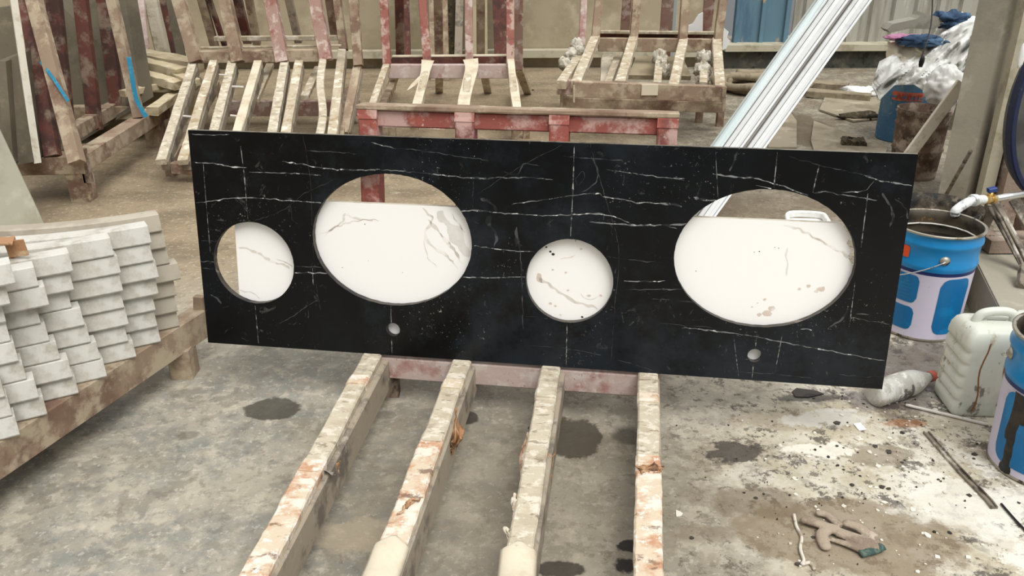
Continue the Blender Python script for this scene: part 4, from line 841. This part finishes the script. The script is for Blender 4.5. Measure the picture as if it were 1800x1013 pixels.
def bluetin(c,lab,aview,r0=.128,r1=.142,h=.385,drip=False,label=1):
    c=V(c); t=root('paint_tin',c,lab,'paint tin')
    R=lambda z:r0+(r1-r0)*z/h
    zb=h*.66
    prof=[(0,.004),(r0-.004,.004),(r0,0),(r0+.003,.004),(r0+.001,.010),(R(zb-.012),zb-.012),(R(zb),zb),(R(zb)+.004,zb+.01),(R(zb)+.004,zb+.02),(R(zb),zb+.03),(R(h*.86),h*.86),(R(h*.86)+.005,h*.86+.008),(R(h*.86)+.005,h*.86+.016),(R(h)-.001,h*.86+.026),(R(h),h-.012),(R(h)+.005,h-.008),(R(h)+.006,h-.002),(R(h)+.002,h),(R(h)-.004,h-.002),(R(h)-.006,h-.03),(R(.05)-.006,.05),(0,.05)]
    mis=[2,2,2,2,1,3,0,0,0,0,0,0,0,0,0,4,4,4,5,5,5]
    mb=MB(); lathe(mb,c,prof,64,0,mis=mis); 
    if label==1:
        curved_patch(mb,c,r0,r1,h,aview-.78,aview-.14,.135,.235,6); curved_patch(mb,c,r0,r1,h,aview-.78,aview-.14,.035,.120,6)
        curved_patch(mb,c,r0,r1,h,aview+.34,aview+1.15,.030,.235,6,corner=.03); curved_patch(mb,c,r0,r1,h,aview-2.1,aview-.95,.035,.235,6)
        curved_patch(mb,c,r0,r1,h,aview-1.0,aview-.50,zb+.035,zb+.075,7,corner=.004)
        for k in range(6): curved_patch(mb,c,r0,r1,h,aview-.62,aview-.26-.05*(k%3),.150+k*.012,.1515+k*.012,8,e=.002,corner=.0005,n=6)
    else:
        curved_patch(mb,c,r0,r1,h,aview-.98,aview+.1,.030,.235,6,corner=.035,n=24)
    obj('body',mb,['canblue','canwhite','tin','cannavy','tin','darkin','canblue2','orange','cantext'],t)
    if drip:
        mb=MB()
        for (a,w_,z0) in ((aview-.62,.017,.004),(aview-.72,.009,.10),(aview-.50,.010,.16)):
            vs=[];fs=[];n=16
            for i in range(n+1):
                z=z0+(h*.62-z0)*i/n; ww=w_/r0*(.7+.8*abs(noise.noise(V((a*9,z*22,0))))); aa=a+.05*noise.noise(V((z*12,a,2)))
                for s in (-1,-.4,.4,1): 
                    r=R(z)+(.0022 if abs(s)<.9 else .0008); vs.append(c+V((r*math.cos(aa+ww*s),r*math.sin(aa+ww*s),z)))
            for i in range(n):
                for j in range(3): fs.append((i*4+j,i*4+j+1,(i+1)*4+j+1,(i+1)*4+j))
            mb.add(vs,fs,0,True)
        obj('tar_drip',mb,'black',t,'black tar drip')
    return t
c1=V((1.425,2.665,0)); av=math.atan2(-c1.y,-c1.x)
t=bluetin(c1,'blue and white paint tin standing open under the tap, right of the countertop',av)
tin_handle(t,c1,.137,.300,av+.30)
mb=MB(); lathe(mb,c1,[(0,.30),(.05,.302),(.10,.30),(.1335,.304)],40); obj('liquid',mb,'black',t,'dark liquid in the tin')
mb=MB(); pts=[c1+V((.131*math.cos(a),.131*math.sin(a),.335)) for a in [i*math.pi/20*2 for i in range(20)]]; sweep(mb,pts,circ(.003,6),closed=True,sm=True,cap=False); obj('inner_ring',mb,'whiterod',t)
c3=G(1862,850)+V((.0,.08,0)); av=math.atan2(-c3.y,-c3.x)
t=bluetin(c3,'blue and white paint tin with a black tar drip, at the right edge',av,drip=True,label=2); tin_handle(t,c3,.139,.315,av-1.2)
mb=MB(); lathe(mb,c3,[(0,.30),(.05,.302),(.10,.30),(.134,.304)],40); obj('liquid',mb,'black',t)
# dark tarry tin behind the blue one
c2=V((1.585,2.99,0)); mb=MB(); h=.335
lathe(mb,c2,[(0,0),(.12,0),(.125,.01),(.140,h*.6),(.145,h*.62),(.145,h*.9),(.152,h-.02),(.155,h),(.145,h),(.138,h-.04),(.13,.2),(0,.2)],48,0)
obj('tar_tin',mb,'tarry',None,'black tar-crusted tin right behind the open blue paint tin','tin')
# far old blue tin, rusty tin, bags
c4=G(1568,250)+V((.10,.10,0)); mb=MB(); r=.155;h=.44
tt=root('paint_tin',c4,'old blue tin with orange lettering, half covered by white plastic bags','paint tin')
lathe(mb,c4,[(0,0),(r,0),(r+.004,.01),(r+.004,.27),(r+.009,.28),(r+.006,.30),(r+.010,h-.02),(r+.014,h),(r,h),(r-.004,h-.1),(0,h-.1)],48); obj('body',mb,'olddblue',tt)
# orange letters wrapped on the tin
def letters(par,txt,c,r,z,a0,size,m_,name='lettering'):
    cu=bpy.data.curves.new('t','FONT'); cu.body=txt; cu.size=size; cu.extrude=.001; cu.offset=.0015
    o=bpy.data.objects.new('t',cu); SC.collection.objects.link(o); dg=bpy.context.evaluated_depsgraph_get(); dg.update()
    me=bpy.data.meshes.new_from_object(o.evaluated_get(dg)); bpy.data.objects.remove(o)
    mb=MB(); 
    for v in me.vertices:
        a=a0+v.co.x/r; rr_=r+.002+v.co.z; mb.v.append(V((c.x+rr_*math.cos(a),c.y+rr_*math.sin(a),z+v.co.y)))
    for p in me.polygons: mb.f.append(list(p.vertices)); mb.m.append(0); mb.s.append(False)
    obj(name,mb,m_,par,'dark orange lettering')
av=math.atan2(-c4.y,-c4.x); mb=MB(); curved_patch(mb,c4,r+.006,r+.006,.44,av-.62,av+.55,.262,.316,0,corner=.004); obj('orange_band',mb,'orangeband',tt,'faded orange band'); letters(tt,'ADPTE',c4,r+.008,.270,av-.46,.050,'orangedk')
c5=G(1616,322)+V((.02,.14,0)); mb=MB(); h=.37; r=.125
lathe(mb,c5,[(0,0),(r-.01,0),(r-.008,.02),(r,.15),(r+.006,.155),(r,.165),(r+.004,.28),(r+.012,.29),(r+.004,.30),(r+.006,.34),(r+.014,.35),(r+.008,.36),(r+.012,h),(r,h),(r-.004,h-.08),(r-.01,.15),(0,.15)],48,0)
obj('rusty_tin',mb,'rust',None,'rusty brown ribbed tin standing beside the concrete pillar','tin')
# white bags
def pl(pts,t):
    t=t*(len(pts)-1); i=min(int(t),len(pts)-2); f_=t-i; f_=f_*f_*(3-2*f_); return (pts[i][0]+(pts[i+1][0]-pts[i][0])*f_, pts[i][1]+(pts[i+1][1]-pts[i][1])*f_)
def drape(c,rx,ry,rz,seed,amp=.16,fr=3.2):
    mb=MB(); blob(mb,c,(rx,ry,rz),0,amp,fr,seed,64,ridge=True); return mb
bgc=A(1650,110,4.9)
for (x,y,Y_,rx,ry,rz,s,lab) in ((1592,122,4.98,.10,.08,.055,2,'small white plastic bag drooping over the tin rim on the left'),(1662,152,4.62,.11,.07,.11,3,'crumpled white plastic bag pressed against the pillar'),(1682,70,5.3,.14,.10,.15,4,'upper white plastic bag beside the pillar top')):
    mb=drape(A(x,y,Y_),rx,ry,rz,s,.22,1.7); obj('plastic_bag',mb,'bag',None,lab,'plastic bag','white plastic bags by the pillar')
mb=MB()
topc=[(1546,108),(1570,96),(1600,104),(1625,86),(1655,58),(1685,42),(1716,30)]
botc=[(1532,150),(1546,176),(1572,150),(1606,149),(1630,164),(1640,200),(1674,202),(1690,160),(1706,110)]
def fn(u,v):
    a_=pl(topc,u); b_=pl(botc,u); x=a_[0]+(b_[0]-a_[0])*v; y=a_[1]+(b_[1]-a_[1])*v
    al=(x-y*.9)/60; ac=(x*.9+y)/60
    fold=1-abs(noise.noise(V((al*.5,ac*2.6,1.3))))*2.4; f2=1-abs(noise.noise(V((al*1.3,ac*5.0,7.7))))*2.2
    Y_=5.12-.22*math.sin(min(1,v*1.15)*math.pi*.6)-.10*fold-.045*f2
    return A(x,y,Y_)
sheet(mb,fn,70,40,0,.002); obj('plastic_bag',mb,'bag',None,'large white plastic bag swept in folds over the old blue tin','plastic bag','white plastic bags by the pillar')
def fn(u,v):
    x=1560+u*85; y=72+v*48-10*u; q=V((u*4,v*3,9)); p=A(x,y,5.1-.12*v); return p+V((0,noise.noise(q)*.06,noise.noise(q*2)*.03))
mb=MB(); sheet(mb,fn,20,12,0,.002); obj('paper_sack',mb,'card',None,'crumpled pale paper sack under the white bags','sack')
# grey lid & coloured cloths above the tin
mb=MB(); prism(mb,[A(x,y,5.15) for x,y in ((1559,52),(1570,42),(1612,33),(1618,28),(1622,22),(1650,30),(1660,42),(1640,52),(1600,50),(1566,58))],(0,.10,.0)); obj('cardboard_lid',mb,'lid',None,'bent grey cardboard lid on top of the heap near the pillar','lid')
for (x,y,Y_,r_,m_,lab) in ((1590,66,5.05,(.12,.05,.02),'pink','pink cloth strip under the grey lid'),(1620,72,5.0,(.14,.06,.035),'bluecloth','blue cloth crumpled below the grey lid'),(1670,34,5.2,(.11,.08,.05),'bluecloth','blue cloth bundle at the top of the heap by the pillar')):
    mb=MB(); blob(mb,A(x,y,Y_),r_,0,.5,2.5,x*.1,28,ridge=True); obj('cloth',mb,m_,None,lab,'cloth','rags on the heap by the pillar')
mb=MB(); tube(mb,[A(1640,-60,5.2),A(1638,30,4.9),A(1630,70,4.8),A(1620,100,4.75)],.004,6); blob(mb,A(1620,108,4.72),(.015,.012,.03),0,.4,3,1,12); obj('hanging_wire',mb,'black',None,'thin dark wire hanging above the white bags','wire')
# support heap (crate) that carries bags
mb=MB(); P=A(1640,150,5.15); slabbox(mb,P.x+.06,P.x+.40,5.50,5.8,0,.50); obj('crate',mb,'olive',None,'dusty crate behind the tins that carries the bag heap','crate')
# stick and rod
mb=MB(); a_=G(1545,345); b_=A(1688,150,4.22); beam(mb,a_,a_+(b_-a_)*1.02,.06,.02,(0,-1,0)); obj('leaning_stick',mb,'woodlt',None,'pale flat stick leaning across the rusty tin','stick')
mb=MB(); a_=G(1652,362); b_=A(1706,266,3.55); tube(mb,[a_,b_],.009,8,k=1); obj('steel_rod',mb,'angle',None,'thin dark steel rod leaning on the concrete pillar','rod')
# ------------------------------------------------------------------ right side: big hoop, tap, blocks
dr=root('round_drum',A(1850,300,3.2).xy.to_3d(),'large round drum with dark blue rim, cut by the right picture edge','drum')
cc=A(1874,190,3.2); R0=.215
mb=MB(); pts=[cc+V((R0*.92*math.cos(t)*1.0,.02*math.sin(t),R0*1.62*math.sin(t))) for t in [i*2*math.pi/64 for i in range(64)]]
sweep(mb,pts,rect(.022,.045,.006),(0,1,0),closed=True,cap=False); obj('rim',mb,'drum',dr)
mb=MB(); n=64; vs=[cc+V((R0*.90*math.cos(i*2*math.pi/n),.03,R0*1.60*math.sin(i*2*math.pi/n))) for i in range(n)]; prism(mb,vs,(0,.03,0)); obj('face',mb,'drumin',dr)
mb=MB(); beam(mb,cc+V((.0,.05,-R0*1.4)),V((cc.x,cc.y+.05,0)),.08,.06,(0,1,0)); obj('stand',mb,'rust',dr)
mb=MB(); blob(mb,A(1796,98,3.15),(.012,.01,.045),0,.2,2,3,14); obj('handle',mb,'bag',dr)
# tap
tp=root('water_tap',A(1720,400,2.85).xy.to_3d(),'brass and chrome tap with a blue lever and white taped elbow, over the open tin','tap')
Pw=A(1800,341,2.95); Pv=A(1748,350,2.86); Pe=A(1712,352,2.80); Pd=A(1680,372,2.76)
mb=MB(); tube(mb,[Pw+(Pw-Pv)*.5,Pw,Pv],.0125,14,k=1); obj('supply_pipe',mb,'chrome',tp)
d=(Pe-Pv).normalized()
mb=MB(); lathe(mb,Pv,[(0,0),(.017,.001),(.017,.02),(.013,.022),(.014,.04),(.017,.045),(.017,.065),(0,.066)],16,0,d,sm=False); lathe(mb,Pv+d*.03,[(.009,0),(.009,.03),(0,.031)],12,0,(0,0,1)); obj('valve',mb,'brass',tp)
mb=MB(); P=Pv+d*.03+V((0,0,.032)); beam(mb,P+V((-.012,0,0)),P+V((.014,0,.006)),.022,.016); obj('lever',mb,'bluehandle',tp)
mb=MB(); tube(mb,[Pv+d*.06,Pe,Pe+(Pd-Pe)*.5+V((0,0,.008)),Pd+V((0,0,.004)),Pd-V((0,0,.012))],.016,14); lathe(mb,Pe-d*.012,[(.016,0),(.021,.002),(.021,.022),(.016,.024)],14,0,d); obj('elbow',mb,'whitetape',tp,'white taped elbow')
# support for pipe: steel upright at right outside, brick pier, concrete blocks, angle irons
mb=MB(); P=A(1735,420,3.12); 
slabbox(mb,p0.x+.215,p0.x+.50,3.74,3.92,0,.55); obj('brick_pier',mb,'brick',None,'pitted pinkish brick pier below the drum','brick pier')
mb=MB(); P=G(1735,535); z0=.16
a_=G(1712,455,z0)+V((.03,.10,0)); prism(mb,[a_,a_+V((.55,0,0)),G(1800,560,z0)+V((.25,0,0)),G(1762,556,z0)],(0,0,-z0)); b_=G(1762,556,z0+.003); beam(mb,a_+V((.015,0,.002)),b_+V((.015,0,0)),.02,.006); obj('concrete_block',mb,'concrete',None,'low grey concrete block behind the milky jerrycan','concrete block')
mb=MB(); a_=G(1738,446,.165); prism(mb,[a_,a_+V((.32,0,0)),a_+V((.32,.11,0)),a_+V((0,.11,0))],(0,0,.05)); obj('brick_course',mb,'brick',None,'row of rough bricks lying on the back of the concrete block','bricks')
mb=MB(); a_=A(1745,358,2.95); b_=A(1812,480,2.75); beam(mb,a_,b_,.045,.012,(0,-1,.3)); beam(mb,a_,a_+V((0,.0,0))+(b_-a_),.012,.045,(0,-1,.3)); beam(mb,a_,V((a_.x,a_.y+.1,0)),.04,.03,(0,1,0))
a_=A(1782,350,3.0); b_=A(1830,430,2.9); beam(mb,a_,b_,.04,.01,(0,-1,.3)); a_=A(1800,470,2.7); b_=A(1783,552,2.62); beam(mb,a_,V((b_.x,b_.y,.166)),.035,.02,(0,-1,.3)); beam(mb,A(1745,358,2.95),A(1800,470,2.7),.01,.01)
obj('angle_iron_frame',mb,'angle',None,'dirty angle-iron frame with diagonal bars under the tap','steel frame')
mb=MB(); blob(mb,G(1692,480,.03),(.05,.10,.05),0,.5,3,2,20,flat=.002); obj('rubble',mb,'brick',None,'rusty brick rubble on the floor between open tin and concrete block','rubble')

# jerrycan
jc=G(1677,735)+V((.098,.075,0)); jr=root('jerrycan',jc,'milky white ribbed plastic jerrycan with brown stains, on the floor by the tins','jerrycan')
mb=MB(); 
ang=math.radians(-4); ca,sa=math.cos(ang),math.sin(ang)
def rrect(hx,hy,rr_,n=6):
    out=[]
    for (sx_,sy_,a0) in ((1,1,0),(-1,1,90),(-1,-1,180),(1,-1,270)):
        for k in range(n+1):
            a=math.radians(a0+90*k/n); out.append((sx_*(hx-rr_)+rr_*math.cos(a),sy_*(hy-rr_)+rr_*math.sin(a)))
    return out
secs=[(0,.94),(.006,.99),(.012,1)]
z=.02
for k in range(5): secs+=[(z,1.0),(z+.022,1.0),(z+.027,.955),(z+.032,.955),(z+.037,1.0)]; z+=.039
secs+=[(.225,1.0),(.245,.96),(.262,.86),(.272,.70),(.276,.40),(.277,.02)]
vs=[];fs=[]; K=28
for (zz,s) in secs:
    for (x,y) in rrect(.098*(1 if zz<.225 else .25+.75*s),.075*(1 if .01<zz<.225 else s),.020*min(1,s)):
        if x<-.06 and zz<.225: x=-.06+(x+.06)*(1-(1-s)*3.2)
        t=zz/.27; x2=x; y2=y
        vs.append(jc+V((x2*ca-y2*sa,x2*sa+y2*ca,zz)))
for i in range(len(secs)-1):
    for j in range(K): fs.append((i*K+j,i*K+(j+1)%K,(i+1)*K+(j+1)%K,(i+1)*K+j))
fs.append(tuple(range(K-1,-1,-1)))
mb.add(vs,fs,0,True); obj('body',mb,'jerry',jr)
mb=MB(); e=V((ca,sa,0)); tube(mb,[jc+e*-.06+V((0,0,.262)),jc+e*-.045+V((0,0,.295)),jc+e*.0+V((0,0,.305)),jc+e*.04+V((0,0,.298)),jc+e*.05+V((0,0,.265))],.013,12); obj('handle',mb,'jerry',jr)
mb=MB(); lathe(mb,jc+e*.075+V((0,0,.25)),[(.022,0),(.022,.03),(.024,.03),(.024,.05),(.018,.053),(0,.053)],20); obj('cap',mb,'jerry',jr)
mb=MB(); fr_=V((sa,-ca,0))
for (x,z0,z1,w_) in ((-.045,.02,.24,.004),(.02,.04,.26,.005),(.055,.1,.25,.003)):
    pts=[jc+e*(x+.006*math.sin(k))+fr_*(.0755)+V((0,0,z0+(z1-z0)*k/8)) for k in range(9)]; sweep(mb,pts,rect(w_,.001,.0002),tuple(fr_))
obj('stain_run',mb,'brownstain',jr,'brown stain run')
# bottle
b0_=G(1548,690,.036); b1_=G(1642,660,.034); d=(b1_-b0_).normalized(); b0_=b0_-d*.03; Ln=(b1_-b0_).length; ax=d
bo=root('plastic_bottle',V((b0_.x,b0_.y,0)),'dirty clear plastic bottle with a torn label and reddish cap, lying by the countertop corner','bottle')
mb=MB(); r=.040
lathe(mb,b0_,[(0,.004),(r*.8,0),(r,.008),(r,.05),(r*.95,.055),(r,.06),(r,.10),(r*.95,.105),(r,.11),(r,Ln*.60),(r*.9,Ln*.68),(r*.62,Ln*.80),(r*.36,Ln*.90),(r*.36,Ln*.93)],28,0,ax,fx=lambda p:V((p.x*1.0,p.y*.9*(1+.04*noise.noise(p*40)),p.z))); obj('body',mb,'bottle',bo)
mb=MB(); lathe(mb,b0_,[(r*1.01,.065),(r*1.015,.07),(r*1.015,.125),(r*1.01,.13)],28,0,ax,fx=lambda p:V((p.x,p.y*.9,p.z))); obj('paper_label',mb,'label',bo)
mb=MB(); lathe(mb,b0_,[(r*.40,Ln*.91),(r*.42,Ln*.92),(r*.42,Ln*.99),(r*.36,Ln),(0,Ln)],20,0,ax); obj('cap',mb,'redcap',bo)
# rods and strips on the floor
mb=MB(); tube(mb,[G(1592,712,.006),G(1660,728,.006),G(1738,747,.006)],.0045,8); obj('white_rod',mb,'whiterod',None,'thin white rod lying in front of the jerrycan','rod')
mb=MB(); P=[G(1628,760,.004),G(1690,830,.004),G(1738,880,.004),G(1748,893,.004)]
sd=(P[1]-P[0]).normalized().cross(V((0,0,1)))
sweep(mb,[p+sd*.007 for p in P],rect(.004,.008,.001)); sweep(mb,[p-sd*.007 for p in P],rect(.004,.008,.001)); sweep(mb,[p-V((0,0,.002)) for p in P],rect(.016,.002,.0005))
obj('metal_channel',mb,'angle',None,'dirty slim metal channel lying on the white plaster spill','metal strip')
mb=MB(); tube(mb,[G(1760,886,.004),G(1790,920,.004),G(1830,960,.004)],.003,6); obj('thin_wire',mb,'black',None,'thin dark wire on the floor at the right edge','wire')
mb=MB(); tube(mb,[G(1396,905,.006),G(1400,925,.004),G(1409,945,.004),G(1407,965,.006),G(1413,985,.004),G(1410,992,.004),G(1424,990,.004),G(1432,1002,.004)],.0042,6); obj('string',mb,'string',None,'short frayed white string beside the glove','string')
# glove
gr=root('work_glove',G(1480,945),'grey-brown knitted work glove with a dark green cuff, lying on the floor','glove')
mb=MB()
def fg(pts,r0,r1,z=.010):
    r0*=1.28; r1*=1.22
    P=smooth([G(x,y,z) for x,y in pts],5); n=len(P); sc=[(r0+(r1-r0)*i/(n-1))*(1 if i<n-2 else .7) for i in range(n)]
    sweep(mb,P,[(x,y*.62) for x,y in circ(1,12)],(0,0,1),sc=sc,sm=True)
    blob(mb,P[-1],(r1*.95,r1*.95,r1*.6),0,0,1,0,12)
def gz(l): return [(1380+x/7.615,880+y/7.615) for x,y in l]
fg(gz([(740,350),(620,240),(540,185),(460,170)]),.0075,.0085,.010)
fg(gz([(720,390),(560,350),(400,300),(260,265)]),.010,.0095,.013)
fg(gz([(560,400),(500,450),(510,540),(540,610)]),.011,.012,.009)
fg(gz([(1200,510),(1080,430),(960,350),(830,310)]),.011,.010,.015)
fg(gz([(1060,680),(940,630),(800,575),(640,530)]),.0085,.006,.009)
fg(gz([(1180,600),(1000,540),(820,470),(660,400)]),.016,.011,.011)
fg(gz([(1240,620),(1140,610),(1050,600),(980,560)]),.013,.012,.010)
o=obj('knit_body',mb,'glove',gr); md=o.modifiers.new('r','REMESH'); md.mode='VOXEL'; md.voxel_size=.0018; md.use_smooth_shade=True
mb=MB(); P=[G(x,y,.009) for x,y in gz([(1010,715),(1110,690),(1210,665),(1300,620)])]; sweep(mb,smooth(P,4),[(x,y*.6) for x,y in circ(.011,10)],(0,0,1),sm=True,jit=.0007); obj('cuff',mb,'cuff',gr,'dark green knitted cuff')
# white tray seen through the right oval
mb=MB(); zt=.035; P=[G(x,y,zt) for x,y in ((1385,392),(1388,377),(1440,378),(1452,386),(1450,396))]
sweep(mb,smooth(P+[P[0]],5)[:-1],rect(.02,.03,.006),closed=True,cap=False); prism(mb,[V((p.x,p.y,.012)) for p in P],(0,0,.006)); obj('plastic_tray',mb,'bag',None,'dirty white plastic tray on the floor behind the right oval cut-out','tray')

# loose crumbs: uncountable flakes
def flakes(n,region,sz,m_,name,lab,seed,zz=.002):
    random.seed(seed); mb=MB()
    for _ in range(n):
        x,y=region(); P=G(x,y); r=sz*min(3.0,random.lognormvariate(-.7,.6)); k=random.randint(4,6); a0=random.random()*6
        pts=[P+V((r*math.cos(a0+i*6.283/k)*random.uniform(.5,1.2),r*math.sin(a0+i*6.283/k)*random.uniform(.5,1.2),.0003)) for i in range(k)]
        prism(mb,pts,(0,0,random.uniform(.001,.0035)))
    obj(name,mb,m_,None,lab,'flakes',kind='stuff')
def regR():
    while True:
        x=random.gauss(1560,130); y=random.gauss(800,110)
        if 1190<x<1795 and 690<y<1010: return x,y
def regD():
    while True:
        x=random.gauss(1500,160); y=random.gauss(780,110)
        if 1170<x<1795 and 690<y<1010: return x,y
def regL():
    return random.uniform(380,1700),random.uniform(660,1010)
flakes(200,regR,.007,'flake','plaster_flakes','white plaster flakes scattered over the spill on the right floor',1)
flakes(140,regD,.0055,'flaked','tar_flakes','dark crumbs scattered over the spill on the right floor',2)
fl('paper_scrap',[(1500,746),(1512,744),(1523,756),(1510,758)],.001,'paper','small white paper scrap on the floor below the countertop corner','scrap',.002)
fl('bark_scrap',[(1392,690),(1400,684),(1432,688),(1448,694),(1420,700),(1398,699)],.001,'flaked','dark flat scrap on the floor under the countertop edge','scrap',.004)
